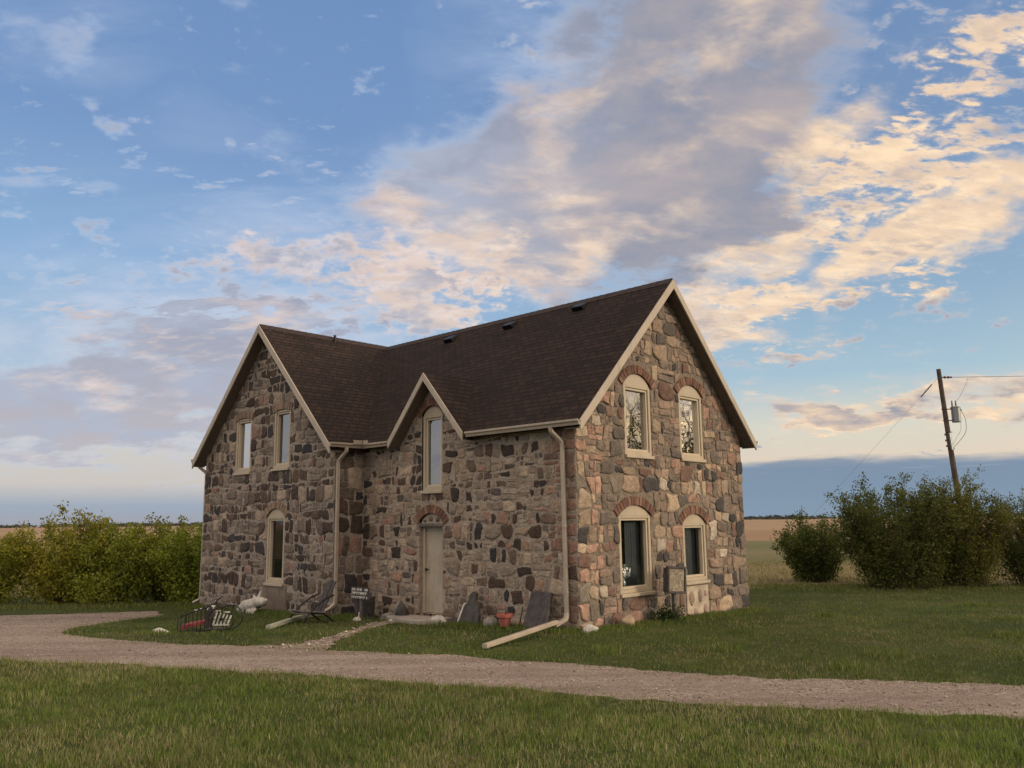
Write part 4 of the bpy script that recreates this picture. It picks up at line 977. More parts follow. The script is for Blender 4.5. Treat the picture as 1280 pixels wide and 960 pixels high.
# flower pot
root = empty('flower_pot', atv(1.27, -.66, .05), 0, 'small terracotta flower pot in the grass against the front wall', 'flower pot')
b = MB(); b.lathe([(.085, 0), (.125, .17), (.155, .175), (.16, .235), (.148, .24), (.14, .20), (.11, .19)], n=28); b.build('pot', M['terracotta'], root, smooth=False, bevel=.004)
b = MB(); b.lathe([(.136, .19), (.08, .205), (.001, .21)], n=20); b.build('soil', M['soil'], root, smooth=True)
b = MB(); r = random.Random(4)
for k in range(7):
    a = r.uniform(0, 6.28); q = .07; b.tube([(q*math.cos(a)*.6, q*math.sin(a)*.6, .2), (q*math.cos(a), q*math.sin(a), .28+.05*r.random()), (q*1.5*math.cos(a), q*1.5*math.sin(a), .33+.06*r.random())], [.006, .004, .002], 5)
b.build('dry_stalks', M['bark'], root)
b = MB(); b.tube([atv(1.22, -.34, -.05), atv(1.19, -.30, .2), atv(1.17, -.26, .40)], [.012, .012, .008], 7); tag(b.build('stake', M['darkmetal']), 'thin dark metal stake stuck in the ground behind the flower pot', 'stake')

# little signpost in the inner corner
def signpost():
    p0 = atv(5.47, -.9); root = empty('signpost', p0, 0, 'small dark signboard with pale lettering on a short grey post near the inside corner', 'sign')
    def L(x, y, z): return HU*(-x)+(-HV)*y+HZ*z       # x right, y toward viewer
    b = MB(); f = lambda v: L(v.x, v.y, v.z)
    b.box((-.035, -.02, -.2), (.035, .02, .50), f); b.build('post', M['greywood'], root, bevel=.006)
    b = MB(); b.box((-.33, .022, .43), (.33, .045, .70), f); b.build('board', M['darkwood'], root, bevel=.006)
    r = random.Random(9)                      # unreadable from the road: broken strokes of flaking letters
    for row, (z0, hh) in enumerate(((.615, .055), (.535, .06), (.452, .05))):
        x = -.29; t = MB()
        while x < .27:
            w = r.uniform(.025, .05)
            if r.random() < (.92 if x < .05 else .6):
                t.box((x, .0455, z0), (x+.014, .048, z0+hh), f)
                t.box((x+.016, .0455, z0+hh*r.choice((.3, .6, .75))), (x+w, .048, z0+hh), f)
            x += w+.012
        t.build('lettering_line', M['white'], root)
    t = MB(); t.box((-.02, .0, -.1), (.01, .021, .0), f); t.tube([L(-.045, .03, -.1), L(-.03, .03, .16)], .012, 6); t.build('peg', M['white'], root)
signpost()
b = MB(); c0 = atv(5.85, -.52, -.1)
b.lathe([(.19, 0), (.22, .2), (.235, .52), (.24, .56), (.215, .56), (.20, .45)], n=24); o = b.build('planter_barrel', M['darkwood'], bevel=.006); o.location = c0; tag(o, 'dark round barrel standing behind the little signboard', 'barrel')

# weathered deck chair
def deck_chair():
    p0 = atv(5.62, -2.05); root = empty('deck_chair', p0, 0, 'dark weathered slatted wooden chair with a tall narrow back and curved arms', 'chair')
    f = lambda v: HU*(-v.x)+(-HV)*v.y+HZ*v.z; q = lambda x, y, z: f(Vector((x, y, z)))
    b = MB()                                            # seat slats, seat tipped up to the front
    for k in range(6):
        y = -.18+k*.095; z = .20+k*.012
        b.box((-.26, y, z), (.24, y+.07, z+.018), f)
    b.build('seat', M['greywood'], root, bevel=.004)
    b = MB()
    for k, x in enumerate((-.13, -.02, .09)):
        b.add([q(x-.045, -.17, .22), q(x+.04, -.17, .22), q(x+.10, -.44, .86-.03*abs(k-1)), q(x+.015, -.44, .88-.03*abs(k-1)), q(x-.045, -.20, .22), q(x+.04, -.20, .22), q(x+.10, -.47, .86-.03*abs(k-1)), q(x+.015, -.47, .88-.03*abs(k-1))], [(0, 1, 2, 3), (7, 6, 5, 4), (0, 4, 5, 1), (1, 5, 6, 2), (2, 6, 7, 3), (3, 7, 4, 0)])
    b.box((-.12, -.36, .55), (.18, -.33, .60), f); b.build('backrest', M['darkwood'], root, bevel=.004)
    for sx in (-.29, .27):
        b = MB(); b.tube([q(sx, -.34, .56), q(sx+.03, -.12, .50), q(sx+.06, .15, .36), q(sx+.05, .36, .16), q(sx+.02, .40, -.04)], .018, 7); b.build('arm', M['darkmetal'], root)
        b = MB(); b.tube([q(sx, .30, .24), q(sx, -.1, .20), q(sx, -.42, -.03)], .02, 7); b.build('leg', M['darkmetal'], root)
    b = MB(); b.tube([q(-.29, .34, .22), q(.27, .34, .22)], .018, 7); b.build('stretcher', M['greywood'], root)
deck_chair()
b = MB(); b.rectpipe([atv(A_+.05, -1.05, .09), atv(6.3, -1.9, .085), atv(5.6, -2.75, .06), atv(5.0, -3.45, .04)], .10, .08); tag(b.build('drain_pipe', simple('pale_green_pipe', (.30, .31, .24), .5, var=.15)), 'pale greenish drain pipe lying in the grass beside the deck chair', 'pipe')

# old barred garden cart
def cart():
    p0 = Vector((-5.93, 16.6, gz(16.6))); root = empty('garden_cart', p0, R(2), 'old black barred metal cart with a faded red tray and a white slatted panel', 'cart')
    v = lambda x, y, z: Vector((x, y, z))
    b = MB(); P = [(-.56, .05), (-.50, .16), (-.02, .26), (-.02, .18), (-.50, .04)]
    n = len(P); b.add([v(x, -.20, z) for x, z in P]+[v(x, .22, z) for x, z in P], [tuple(range(n)), tuple(range(n, 2*n))[::-1]]+[(i, (i+1) % n, n+(i+1) % n, n+i) for i in range(n)]); b.build('tray', M['red'], root, bevel=.012)
    b = MB(); r = random.Random(6)
    for k in range(7):
        x = -.50+k*.085; z1 = .36+k*.03
        b.tube([v(x, -.24, .0), v(x, -.24, z1), v(x+.03, -.24, z1+.035)], .011, 6)
        b.tube([v(x, .24, .0), v(x, .24, z1+.03)], .010, 6)
    b.tube([v(-.56, -.24, .02), v(-.56, -.24, .33), v(-.30, -.24, .43), v(.10, -.24, .57)], .013, 6); b.tube([v(-.56, .24, .02), v(-.56, .24, .35), v(-.30, .24, .46), v(.10, .24, .60)], .013, 6)
    b.tube([v(-.56, -.24, .02), v(.56, -.24, .06)], .013, 6); b.build('side_bars', M['darkmetal'], root)
    b = MB(); b.add([v(-.01, -.21, .03), v(.10, -.21, .03), v(.12, -.21, .56), v(.0, -.21, .53), v(-.01, .1, .03), v(.10, .1, .03), v(.12, .1, .56), v(.0, .1, .53)], [(0, 1, 2, 3), (7, 6, 5, 4), (0, 4, 5, 1), (1, 5, 6, 2), (2, 6, 7, 3), (3, 7, 4, 0)]); b.build('end_board', M['darkwood'], root, bevel=.01)
    b = MB()
    for k in range(5):
        x = .14+k*.075; b.add([v(x, -.18, .16), v(x+.032, -.18, .16), v(x+.10, -.16, .43-.02*k), v(x+.068, -.16, .44-.02*k)], [(0, 1, 2, 3)]); b.add([v(x, -.165, .16), v(x+.032, -.165, .16), v(x+.10, -.145, .43-.02*k), v(x+.068, -.145, .44-.02*k)], [(3, 2, 1, 0)])
    b.box((.14, -.19, .135), (.50, -.165, .165)); b.build('slatted_panel', M['white'], root); b = MB()
    for k in range(4): b.box((-.24+k*.12, -.225, .47+.03*k), (-.17+k*.12, -.20, .50+.03*k)); b.box((-.21+k*.12, -.225, .43+.03*k), (-.195+k*.12, -.20, .48+.03*k))
    b.box((.2, -.19, .45), (.31, -.165, .475)); b.box((.36, -.19, .42), (.50, -.165, .445)); b.build('white_caps', M['white'], root)
    wroot = MB(); c0 = v(.34, -.24, .28); rad = .27; pts = [c0+Vector((math.cos(a)*rad, .0, math.sin(a)*rad)) for a in [2*math.pi*k/28 for k in range(29)]]
    for part in range(1): wroot.tube(pts, .013, 6, cap=False)
    wh = wroot.build('wheel', M['darkmetal'], root)
    sp = MB()
    for k in range(10): a = 2*math.pi*k/10; sp.tube([c0, c0+Vector((math.cos(a)*rad, 0, math.sin(a)*rad))], .006, 5)
    sp.tube([c0-Vector((0, .03, 0)), c0+Vector((0, .05, 0))], .03, 10); sp.build('spokes', M['darkmetal'], wh)
    pts2 = [p+Vector((.05, .46, -.0)) for p in pts]; w2 = MB(); w2.tube(pts2, .013, 6, cap=False); wh2 = w2.build('wheel', M['darkmetal'], root)
    sp = MB(); c1 = c0+Vector((.05, .46, 0))
    for k in range(10): a = 2*math.pi*k/10; sp.tube([c1, c1+Vector((math.cos(a)*rad, 0, math.sin(a)*rad))], .006, 5)
    sp.build('spokes', M['darkmetal'], wh2)
    b = MB(); b.tube([v(-.42, -.22, .10), v(-.42, -.24, -.05)], .018, 7); b.build('leg', M['greywood'], root)
    b = MB(); b.tube([v(.36, -.22, .10), v(.40, -.24, -.05)], .014, 7); b.build('leg', M['greywood'], root)
    b = MB(); b.tube([v(.0, -.2, .06), v(.42, -.2, .09)], .016, 6); b.build('crossbar', M['greywood'], root)
    b = MB(); b.tube([v(.05, .2, .55), v(.10, .2, .66), v(.22, .2, .76)], .014, 6); b.build('handle', M['darkmetal'], root)
    root.scale = (.90, .90, .84)
cart()
# bleached driftwood heap at the wing wall
def driftwood():
    p0 = atv(9.25, -1.35); root = empty('driftwood', p0, 0, 'bleached white driftwood stump lying against the left wing wall', 'driftwood')
    f = lambda x, y, z: HU*(-x)+(-HV)*y+HZ*z; r = random.Random(8)
    b = MB(); b.tube([f(-.55, .1, .04), f(-.35, .06, .16), f(-.05, .02, .22), f(.2, .0, .30), f(.42, .0, .30), f(.56, .0, .36)], [.10, .15, .15, .13, .10, .03], 12); b.tube([f(.2, 0, .3), f(.18, -.02, .45), f(.26, -.02, .56)], [.08, .05, .01], 8); b.tube([f(.1, 0, .3), f(.02, .03, .40), f(-.03, .03, .44)], [.06, .04, .01], 8)
    for k in range(7): x = -.5+k*.12; b.tube([f(x, .08, .14), f(x+r.uniform(-.06, .06), .14, .06), f(x+r.uniform(-.09, .09), .16, -.06)], [.05, .04, .02], 7)
    b.build('trunk', M['bleached'], root, smooth=True)
    b = MB(); b.tube([f(.02, .03, .56), f(.10, .03, .57), f(.15, .03, .50), f(.15, .03, .42)], [.012, .02, .02, .015], 8); b.build('dark_branch', M['darkwood'], root, smooth=True)
driftwood()
# framed box sign on a post near the gable
def box_sign():
    p0 = atv(-.42, 2.47); root = empty('framed_plaque', p0, 0, 'tilted square framed plaque on a short post between the two lower gable windows', 'plaque')
    f0 = lambda v: HV*v.x+(-HU)*v.y+HZ*v.z; tl = R(-4)
    def f(v): x, z = v.x, v.z-.85; return f0(Vector((x*math.cos(tl)-z*math.sin(tl), v.y, x*math.sin(tl)+z*math.cos(tl)+.85)))
    b = MB(); b.box((-.30, .0, .60), (.30, .10, 1.08), f); b.build('backboard', M['darkwood'], root, bevel=.01)
    b = MB(); w = .05
    for a in (((-.33, .09, .57), (.33, .15, .57+w)), ((-.33, .09, 1.11-w), (.33, .15, 1.11)), ((-.33, .09, .57+w), (-.33+w, .15, 1.11-w)), ((.33-w, .09, .57+w), (.33, .15, 1.11-w))): b.box(a[0], a[1], f)
    b.build('frame', M['darkwood'], root, bevel=.01)
    m, t, p = mat('worn_stone_face'); tc = t.new('ShaderNodeTexCoord').outputs['Object']
    t.put(p.inputs['Base Color'], t.mix(t.maprange(t.noise(tc, 16, 5, .7), .40, .62), (.15, .125, .09), (.34, .29, .21))); p.inputs['Roughness'].default_value = .9
    b = MB(); b.box((-.28, .10, .62), (.28, .125, 1.06), f); b.build('face', m, root)
    b = MB(); b.box((-.04, .01, -.3), (.04, .08, .62), f0); b.build('post', M['greywood'], root)
box_sign()

# ------------------------------------------------------------------ utility pole
def pole():
    base = Vector((22.45, 42, gz(42))); topp = Vector((21.92, 42, 9.46)); d = topp-base
    root = empty('utility_pole', base, 0, 'leaning wooden utility pole with a grey transformer rising behind the large bushes', 'utility pole')
    b = MB(); b.tube([Vector((0, 0, -.5)), d*.35+Vector((.03, 0, 0)), d*.7, d], [.155, .14, .12, .105], 14); b.build('pole', M['pole'], root)
    at_ = lambda z: d*((z-base.z)/d.z)
    tb = at_(7.1)+Vector((.52, -.05, 0)); b = MB(); b.lathe([(.20, -.40), (.215, -.38), (.215, .32), (.235, .33), (.235, .37), (.18, .41)], (0, 0, 0), 22); t = b.build('transformer', M['galv'], root); t.location = tb
    for dx in (-.13, .06):
        b = MB(); b.lathe([(.03, .38), (.05, .42), (.03, .46), (.05, .50), (.03, .54), (.048, .58), (.028, .62), (.035, .68), (.02, .72)], (dx-.02, 0, 0), 12); b.build('bushing', M['ceramic'], t, smooth=True)
    b = MB(); b.tube([Vector((.2, 0, .28)), Vector((.27, 0, .26)), Vector((.29, 0, .2))], .03, 8); b.build('terminal', M['darkmetal'], t)
    for z in (7.38, 6.80): b = MB(); b.tube([at_(z)+Vector((-.16, 0, 0)), at_(z)+Vector((.35, -.03, 0))], .025, 6); b.build('bracket', M['darkmetal'], root)
    for z in (6.08, 5.78, 5.50): b = MB(); b.lathe([(.02, -.05), (.045, -.03), (.03, 0), (.045, .03), (.02, .05)], at_(z)+Vector((-.19, -.05, 0)), 10); b.build('insulator', M['ceramic'], root, smooth=True)
    b = MB(); b.tube([at_(6.15)+Vector((0, -.12, 0)), at_(5.3)+Vector((0, -.15, 0))], .05, 8); b.build('conduit', M['galv'], root)
    for z in (6.2, 5.35): b = MB(); b.tube([at_(z)+Vector((-.16, -.1, 0)), at_(z)+Vector((.17, -.1, 0))], .018, 6); b.build('band', M['darkmetal'], root)
    b = MB(); a0 = at_(9.03)+Vector((.12, 0, 0)); b.tube([a0, a0+Vector((.5, -.01, .0))], [.03, .045], 8); b.tube([a0+Vector((.12, 0, 0)), a0+Vector((.16, 0, 0))], .07, 10); b.tube([a0+Vector((.3, 0, 0)), a0+Vector((.34, 0, 0))], .07, 10); b.build('strain_insulator', M['ceramic'], root)
    a1 = a0+Vector((.5, -.01, 0)); b = MB(); b.tube([a1+Vector((70*k/30, -4*k/30, -.0+.35*4*(k/30)*(k/30-1)*.8+.7*k/30)) for k in range(31)], .011, 5); b.build('power_line', M['wire'], root)
    b = MB(); j0 = a0+Vector((1.3, 0, -.05)); b.tube(curve([j0, j0+Vector((-.1, 0, -.3)), j0+Vector((-.45, 0, -.9)), tb+Vector((.1, 0, .7))]), .007, 5)
    b.tube(curve([tb+Vector((.29, 0, .2)), tb+Vector((.46, 0, -.3)), tb+Vector((.40, 0, -.9)), tb+Vector((.05, 0, -1.35)), at_(5.4)+Vector((.15, 0, 0))]), .012, 5)
    b.tube(curve([tb+Vector((.2, 0, -.3)), tb+Vector((.16, 0, -.8)), tb+Vector((-.1, 0, -1.2)), at_(5.55)+Vector((.15, 0, 0))]), .007, 5); b.build('drop_wire', M['wire'], root)
    b = MB(); g0 = at_(9.0)+Vector((-.1, 0, 0)); b.tube([g0, g0+Vector((-7.9, 2., -8.6))], .0045, 5); b.tube([g0+Vector((-.30, .08, -.32)), g0+Vector((-.85, .22, -.95))], .03, 6); b.build('guy_wire', M['wire'], root)
pole()

# ------------------------------------------------------------------ bushes
def leaf_quads(P, D, size, rng, widthf=.5):
    n = len(P); a = rng.normal(size=(n, 3)); a += D*1.0; a /= np.linalg.norm(a, axis=1)[:, None]
    b = np.cross(a, rng.normal(size=(n, 3))); b /= np.linalg.norm(b, axis=1)[:, None]
    L = size*rng.uniform(.6, 1.4, n)[:, None]; Wn = L*widthf
    V = np.stack([P, P+a*L*.5+b*Wn*.5, P+a*L, P+a*L*.5-b*Wn*.5], 1).reshape(-1, 3)
    F = np.arange(4*n).reshape(-1, 4); return V, F
def bush(loc, rx, ry, hgt, nst, nleaf_, c0, c1, label, seed, group, leaf=.095, upright=.5, base=.25, tall=1.3):
    nleaf = nleaf_*2.2; rng = np.random.default_rng(seed); root = empty('bush', loc, 0, label, 'bush', group)
    st = MB(); LP = []; LD = []
    for i in range(nst):
        a = rng.uniform(0, 2*np.pi); rr_ = math.sqrt(rng.uniform(0.02, 1)); ex, ey = rx*rr_*math.cos(a), ry*rr_*math.sin(a)
        hh = hgt*(1-.42*rr_**2.6)*rng.uniform(.80, 1.06); bx, by = ex*base*rng.uniform(.5, 1), ey*base*rng.uniform(.5, 1)
        npt = 7; pts = []
        for k in range(npt+1):
            f = k/npt; g = f**(1+upright); w = .05*math.sin(f*7+i); pts.append(np.array([bx+(ex-bx)*g+w, by+(ey-by)*g+.05*math.cos(f*6+i*2), hh*(f**.85)-.1*(k == 0)]))
        r0 = .012*hgt/2+.006; st.tube([Vector(p) for p in pts], [max(.003, r0*(1-.85*k/npt)) for k in range(npt+1)], 5, cap=False)
        # side twigs
        for q in range(int(6*tall)):
            f = rng.uniform(.12, .98); k = min(npt-1, int(f*npt)); t_ = f*npt-k; p = pts[k]*(1-t_)+pts[k+1]*t_
            d = rng.normal(size=3); d[2] = abs(d[2])*.9+.35; d[:2] += np.array([ex, ey])/max(rx, .1)*.5; d /= np.linalg.norm(d); L = rng.uniform(.18, .5)*hgt/2.6
            e = p+d*L; st.tube([Vector(p), Vector(e)], [.005, .002], 3, cap=False)
            m = max(2, int(nleaf/(nst*6*tall)*.62)); ff = rng.uniform(.1, 1.05, m)[:, None]; LP.append(p+(e-p)*ff+rng.normal(size=(m, 3))*.06); LD.append(np.repeat(d[None], m, 0))
        m = max(2, int(nleaf/nst*.38)); ff = rng.uniform(.10, 1.02, m)
        kk = np.minimum(npt-1, (ff*npt).astype(int)); tt = (ff*npt-kk)[:, None]; PA = np.array(pts); q = PA[kk]*(1-tt)+PA[kk+1]*tt
        LP.append(q+rng.normal(size=(m, 3))*.08); LD.append(np.repeat(((pts[-1]-pts[-2])/np.linalg.norm(pts[-1]-pts[-2]))[None], m, 0))
    st.build('stems', M['bark'], root)
    m = int(nleaf*.16); ph = rng.uniform(0, 6.28, m); q = np.sqrt(rng.uniform(.1, 1, m)); zz = rng.uniform(.02, .42, m)
    LP.append(np.stack([np.cos(ph)*q*rx*(.55+.6*zz), np.sin(ph)*q*ry*(.55+.6*zz), zz*hgt], 1)+rng.normal(size=(m, 3))*.05); LD.append(rng.normal(size=(m, 3))+np.array([0, 0, .6]))
    P = np.concatenate(LP); D = np.concatenate(LD); V, F = leaf_quads(P, D, leaf, rng)
    n = len(P); cl = rng.uniform(0, 1, n)*.6+.4*(.5+.5*np.sin(P[:, 0]*2.3+seed)*np.cos(P[:, 1]*2.1+P[:, 2]*1.7)); cc = np.array(c0)*(1-cl[:, None])+np.array(c1)*cl[:, None]; cc *= rng.uniform(.75, 1.25, n)[:, None]
    np_mesh('foliage', V, F, np.repeat(cc, 4, 0), M['leaf'], root)
    return root
GL = 'yellow green bushes in a row left of the house'; GR = 'dark green bushes beyond the lawn on the right'
yg0, yg1 = (.14, .165, .022), (.44, .42, .06); dg0, dg1 = (.042, .060, .016), (.11, .13, .032)
bush((-16.2, 26.0, gz(26)), 2.0, 1.6, 2.35, 60, 9000, yg0, yg1, 'leftmost yellow green bush, cut by the picture edge', 51, GL)
bush((-13.9, 26.3, gz(26)), 1.9, 1.6, 2.75, 60, 9500, yg0, (.40, .34, .05), 'tallest and most yellow bush in the hedge left of the house', 52, GL)
bush((-12.2, 25.8, gz(26)), 1.8, 1.5, 2.3, 55, 9000, (.10, .14, .02), (.34, .35, .05), 'darker green bush in the middle of the hedge left of the house', 53, GL)
bush((-11.0, 27.0, gz(27)), 1.8, 1.5, 2.5, 55, 9000, yg0, (.30, .29, .04), 'yellow green bush second nearest to the house in the left hedge', 54, GL)
bush((-9.4, 26.0, gz(26)), 2.0, 1.6, 2.45, 60, 9500, (.11, .155, .02), (.34, .37, .05), 'feathery green bush right next to the left corner of the house', 55, GL)
bush((11.75, 33.2, gz(33)), 1.45, 1.3, 2.55, 60, 8500, dg0, (.13, .155, .03), 'small round bush standing alone just right of the house', 61, GR, upright=.2, base=.4)
bush((13.35, 29.4, gz(29)), 2.35, 1.8, 3.7, 95, 24000, dg0, (.17, .18, .04), 'broad tall dark bush left of the utility pole', 62, GR, leaf=.085, upright=.12, base=.45)
bush((15.7, 29.9, gz(29)), 2.0, 1.7, 3.7, 85, 20000, (.05, .068, .016), (.22, .21, .045), 'tall olive bush in front of the utility pole', 63, GR, leaf=.08, upright=.12, base=.45)
bush((18.3, 30.2, gz(29)), 1.8, 1.4, 3.3, 60, 9500, (.05, .07, .016), (.14, .15, .034), 'loose upright bush at the right picture edge', 64, GR, leaf=.075, upright=.2)
bush(atv(-.35, 2.35), .32, .2, .28, 16, 420, (.02, .045, .012), (.05, .08, .02), 'small dark leafy clump at the foot of the framed plaque', 66, None, leaf=.06)

# bare spring trees out to the right of the yard: they are what the upper gable windows mirror
def bare_tree(loc, hgt, seed, label):
    rng = random.Random(seed); root = empty('tree', loc, 0, label, 'tree', 'bare trees mirrored in the gable windows'); tr = MB(); br = MB()
    def grow(p, d, L, r, lev):
        n = 3; pts = [p]; q = p.copy(); dd = d.copy()
        for k in range(n):
            dd = (dd+Vector((rng.uniform(-.2, .2), rng.uniform(-.2, .2), rng.uniform(-.05, .16)))).normalized(); q = q+dd*L/n; pts.append(q.copy())
        (tr if lev < 1 else br).tube(pts, [r*(1-.45*k/n) for k in range(n+1)], 7 if lev < 2 else 3, cap=False)
        if lev >= 5: return
        for k in range(3 if lev else 5):
            i = rng.choice((2, 3)) if lev else rng.choice((1, 2, 3)); nd = (dd+Vector((rng.uniform(-1, 1), rng.uniform(-1, 1), rng.uniform(-.2, .7)))*.85).normalized()
            grow(pts[i], nd, L*rng.uniform(.6, .8), r*.5, lev+1)
    grow(Vector((0, 0, -.2)), Vector((0, 0, 1)), hgt*.33, hgt*.022, 0)
    tr.build('trunk', M['bark'], root); br.build('crown', M['bark'], root)
for i, (x, y, hh) in enumerate(((27.5, 22.0, 10.5), (29, 25.5, 10.5), (32.5, 23.5, 11.5), (28.5, 19.0, 9.5))):
    bare_tree((x, y, gz(y)), hh, 70+i, ('bare grey tree', 'tall bare tree', 'wide bare tree', 'short bare tree')[i]+' mirrored in the upper gable windows')
bush((28.5, 22.6, gz(22)), 2.8, 2.2, 7.6, 60, 8000, dg0, dg1, 'dark bush under the bare trees mirrored in the gable glass', 81, None, leaf=.14)
bush((30.0, 26.6, gz(26)), 2.8, 2.2, 7.2, 60, 8000, dg0, dg1, 'rounded dark bush beside the bare trees right of the yard', 82, None, leaf=.14)

# ------------------------------------------------------------------ grass, pebbles, weeds, far trees
def fbm(x, y, s, seed):
    r = np.random.default_rng(seed); o = np.zeros_like(x)
    for k in range(5):
        a, b, c, d = r.uniform(0, 6.28, 4); f = s*1.9**k; an = r.uniform(0, 6.28); u = x*math.cos(an)+y*math.sin(an); v = -x*math.sin(an)+y*math.cos(an)
        o += (np.sin(u*f+a+1.3*np.sin(v*f*.7+b))*np.cos(v*f*.9+c))/1.5**k
    return o/2.2
def blades(x, y, hg, wd, rng, dry, lean=.35):
    n = len(x); z = gzn(y)-.01; a = rng.uniform(0, 2*np.pi, n); w = wd*rng.uniform(.6, 1.3, n); H_ = hg*rng.uniform(.55, 1.35, n)
    dx, dy = np.cos(a)*w, np.sin(a)*w; la = rng.uniform(0, 2*np.pi, n); ll = H_*lean*rng.uniform(.1, 1.6, n); lx, ly = np.cos(la)*ll, np.sin(la)*ll
    p0 = np.stack([x-dx, y-dy, z], 1); p1 = np.stack([x+dx, y+dy, z], 1); m0 = np.stack([x-dx*.7+lx*.35, y-dy*.7+ly*.35, z+H_*.55], 1); m1 = np.stack([x+dx*.7+lx*.35, y+dy*.7+ly*.35, z+H_*.55], 1); tp = np.stack([x+lx, y+ly, z+H_], 1)
    tp2 = tp+np.stack([dx*.1, dy*.1, 0*dx], 1)
    V = np.stack([p0, p1, m1, m0, tp2, tp], 1).reshape(-1, 3); i = np.arange(n)*6; F = np.concatenate([np.stack([i, i+1, i+2, i+3], 1), np.stack([i+3, i+2, i+4, i+5], 1)])
    t = rng.uniform(0, 1, n); g0 = np.array((.075, .115, .022)); g1 = np.array((.185, .235, .055)); col = g0*(1-t[:, None])+g1*t[:, None]
    dm = (rng.uniform(0, 1, n) < dry)[:, None]; dc = np.array((.30, .26, .14))*rng.uniform(.6, 1.3, n)[:, None]; col = np.where(dm, dc, col)
    return V, F, np.repeat(col, 6, 0)
DRn, TRn = np.array(DR), np.array(TR)
hc = np.array([(HO.x, HO.y), tuple((HO+HV*Wd)[:2]), tuple((HO+HV*Wd+HU*B_)[:2]), tuple((HO+HU*B_-HV*Pj)[:2]), tuple((HO+HU*A_-HV*Pj)[:2]), tuple((HO+HU*A_)[:2])])
slabp = [(p.x, p.y) for p in (atv(5.4, -.35), atv(4.75, -.72), atv(4.1, -.95), atv(3.45, -1.0), atv(3.05, -.75), atv(3.4, 0), atv(5.3, 0))]
def field_of_blades(name, n, x0, x1, y0, y1, hg, wd, seed, dryb, keep=None, far=1.3, dark=1.):
    rng = np.random.default_rng(seed); u = rng.uniform(0, 1, n); y = y0+(y1-y0)*u**far; half = .66*y+1.2; x = rng.uniform(-1, 1, n)*half
    ok = (x > x0) & (x < x1); x, y = x[ok], y[ok]
    cl = fbm(x, y, 2.2, seed+1); ok = rng.uniform(0, 1, len(x)) < np.clip(.72+cl*.5, .15, 1); x, y = x[ok], y[ok]
    g = inside(x, y, DR) | inside(x, y, TR) | inside(x, y, hc) | inside(x, y, slabp); x, y = x[~g], y[~g]
    if name == 'grass': g = inside(x, y, NEAR+[(16, 2), (-22, 2)]); x, y = x[g], y[g]
    dry = np.clip(dryb+fbm(x, y, .7, seed+2)*.60+fbm(x, y, 4.5, seed+7)*.18, .02, .85); hh = hg*np.clip(1+.40*fbm(x, y, 1.5, seed+3)+.55*fbm(x, y, 6.5, seed+8), .35, 2.6)
    V, F, cc = blades(x, y, hh, wd, rng, dry)
    tint = dark*(1+.25*fbm(x, y, .5, seed+4)+.22*fbm(x, y, 5.5, seed+5)); cc = cc*np.repeat(tint, 6)[:, None]
    return tag(np_mesh(name, V, F, cc, M['blade']), kind='stuff', label=None)
o = field_of_blades('grass', 230000, -9, 8, 6.2, 13.4, .066, .0042, 101, .34, far=1.0); tag(o, 'rough green and strawy grass in the foreground below the drive', 'grass')
o = field_of_blades('lawn_grass', 260000, -12, 22, 10.4, 30.5, .045, .0065, 111, .17, far=1.15, dark=.74); tag(o, 'short green lawn round the house', 'grass')
# long unmown fringe at the feet of the walls and hedges
def fringe(name, lines, n, hg, wd, seed, label, spread=.22, dry=.08, drive=True):
    rng = np.random.default_rng(seed); X = []; Y = []
    tot = sum(math.dist(a, b) for a, b in lines)
    for a, b in lines:
        m = int(n*math.dist(a, b)/tot); t = rng.uniform(0, 1, m); s_ = rng.normal(size=(m, 2))*spread
        X.append(a[0]+(b[0]-a[0])*t+s_[:, 0]); Y.append(a[1]+(b[1]-a[1])*t+s_[:, 1])
    x = np.concatenate(X); y = np.concatenate(Y); g = inside(x, y, hc) | inside(x, y, slabp) | (drive & (inside(x, y, TR) | inside(x, y, DR))); x, y = x[~g], y[~g]
    hh = hg*(1+.5*fbm(x, y, 3., seed+3)); V, F, cc = blades(x, y, np.maximum(hh, .02), wd, rng, np.full(len(x), dry), .3)
    tag(np_mesh(name, V, F, cc*.85, M['blade']), label, 'grass', kind='stuff')  # blade colour darkened, serves as contact shade along the walls
xy = lambda u, v: tuple(h(u, v, 0)[:2])
fringe('long_grass', [(xy(-.25, -.1), xy(-.2, Wd)), (xy(.1, -.3), xy(3.0, -.7)), (xy(A_, -1.15), xy(B_, -1.15)), (xy(A_-.3, -.6), xy(5.6, -1.3))], 22000, .085, .006, 121, 'longer grass along the foot of the house walls, colour darkened as contact shade')
fringe('hedge_grass', [((-22, 25.2), (-13, 24.6)), ((-13, 24.6), (-8.5, 25.0)), ((9, 31.0), (21, 28.8)), ((9, 30.0), (20, 28.0))], 24000, .10, .010, 131, 'tall rough grass at the feet of the hedges', .5, .25)
fringe('tufts', [((8.0, 14.3), (8.5, 14.5)), ((5.2, 12.6), (5.5, 12.6)), ((3.0, 13.1), (3.2, 13.3)), ((9.6, 17.0), (10, 17)), ((6.5, 18.2), (6.8, 18.2)), ((-6.9, 16.0), (-6.6, 16.0)), ((11, 21), (11.6, 21)), ((7.2, 11.4), (7.5, 11.5)), ((4.3, 11.6), (4.6, 11.6)), ((1.2, 13.2), (1.5, 13.3))], 2600, .10, .007, 136, 'darker coarse tufts scattered over the lawn', .16, .12)
fringe('edge_grass', list(zip(NEAR[1:-1], NEAR[2:]))+list(zip(UPPER[:-1], UPPER[1:]))+list(zip(TRAIL[:-1], TRAIL[1:])), 9000, .045, .005, 139, 'thin grass creeping over the edges of the gravel', .17, .3, drive=False)
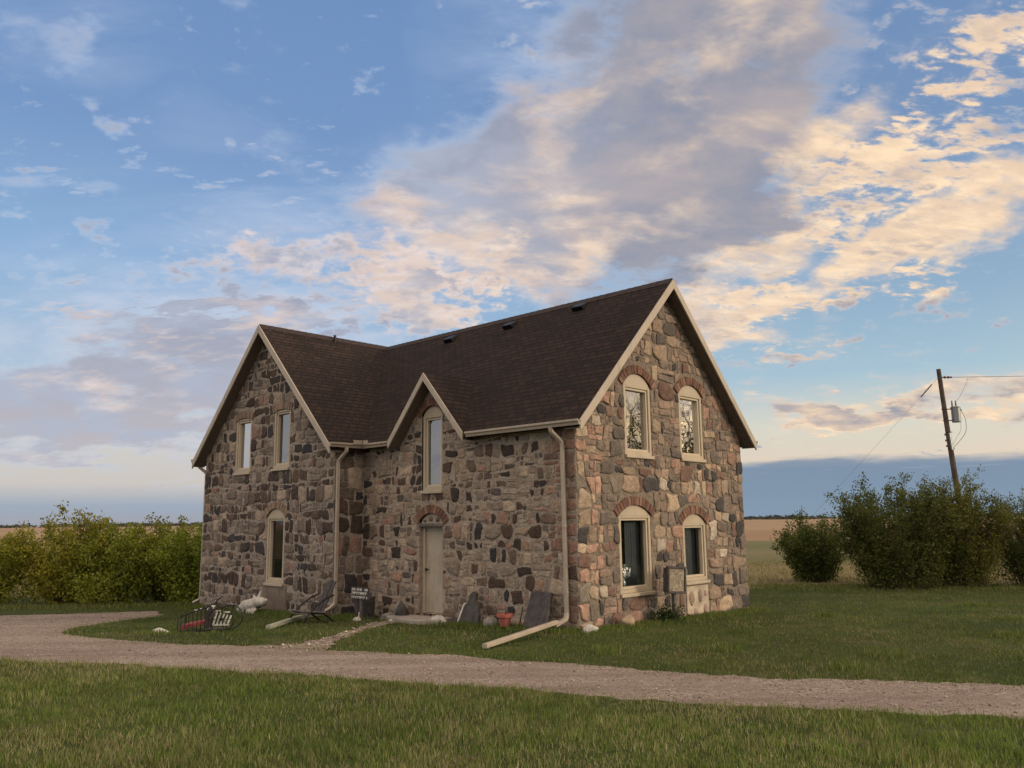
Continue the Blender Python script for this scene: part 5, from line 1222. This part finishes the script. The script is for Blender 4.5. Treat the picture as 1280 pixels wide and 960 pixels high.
# weeds and dirt clods beyond the lawn on the right
fringe('dry_weeds', [((8, 34), (26, 34)), ((8, 39), (30, 39)), ((-26, 33), (-8, 34)), ((8, 45), (34, 47))], 22000, .11, .02, 141, 'dry tan weeds on rough ground behind the bushes', 1.8, .85)

def pebbles(name, n, poly, seed, label, s0=.004, s1=.012, yb=(8, 24)):
    rng = np.random.default_rng(seed); y = rng.uniform(yb[0], yb[1], n); x = rng.uniform(-1, 1, n)*(.66*y+1); g = inside(x, y, poly); x, y = x[g], y[g]; n = len(x)
    oc = np.array([(1, 0, 0), (0, 1, 0), (-1, 0, 0), (0, -1, 0), (0, 0, 1), (0, 0, -1)], float); s = rng.uniform(s0, s1, n)*(1+1.2*(rng.uniform(0, 1, n) > .96)); an = rng.uniform(0, 6.28, n)
    V = oc[None]*rng.uniform(.6, 1.2, (n, 6, 1))*s[:, None, None]; V[:, :, 2] *= .7; c, sn = np.cos(an)[:, None], np.sin(an)[:, None]; vx = V[:, :, 0]*c-V[:, :, 1]*sn; vy = V[:, :, 0]*sn+V[:, :, 1]*c
    V[:, :, 0] = vx+x[:, None]; V[:, :, 1] = vy+y[:, None]; V[:, :, 2] += (gzn(y)+.008+s*.3)[:, None]
    f = np.array([(0, 1, 4), (1, 2, 4), (2, 3, 4), (3, 0, 4), (1, 0, 5), (2, 1, 5), (3, 2, 5), (0, 3, 5)]); F = (f[None]+np.arange(n)[:, None, None]*6).reshape(-1, 3)
    pc = np.array([(.29, .23, .185), (.36, .31, .26), (.17, .135, .11), (.42, .37, .32), (.25, .19, .15)]); cc = pc[rng.integers(0, 5, n)]*rng.uniform(.8, 1.15, n)[:, None]
    tag(np_mesh(name, V.reshape(-1, 3), F, np.repeat(cc, 6, 0), M['pebble']), label, 'gravel', kind='stuff')
pebbles('gravel', 60000, DR, 151, 'loose pinkish gravel on the driveway')
pebbles('path_gravel', 30000, TR, 152, 'coarser pale gravel on the trail to the door', .008, .026, (13, 20))
def far_trees():
    rng = np.random.default_rng(161); V = []; F = []; k = 0
    for i in range(900):
        dist = rng.uniform(1500, 2300); seg = rng.choice([-.62, -.53, -.47, -.43, -.36, -.30, -.2, .0, .31, .33, .55, .6]); x = dist*(seg+rng.normal()*.022); y = dist
        for j in range(9):
            c = np.array([x+rng.normal()*9, y+rng.normal()*9, rng.uniform(.5, 6)*rng.uniform(.4, 1)]); a = rng.normal(size=(3, 3))*3.2; a[:, 2] *= .7
            V += list(c+a); F.append((k, k+1, k+2)); k += 3
    V = np.array(V); V[:, 2] = np.maximum(V[:, 2], 0)-DROP+.0
    tag(np_mesh('far_treeline', V, np.array(F), np.tile(np.array((.05, .055, .05)), (len(V), 1)), M['leaf']), 'thin dark treelines on the far horizon', 'trees', kind='stuff')
far_trees()
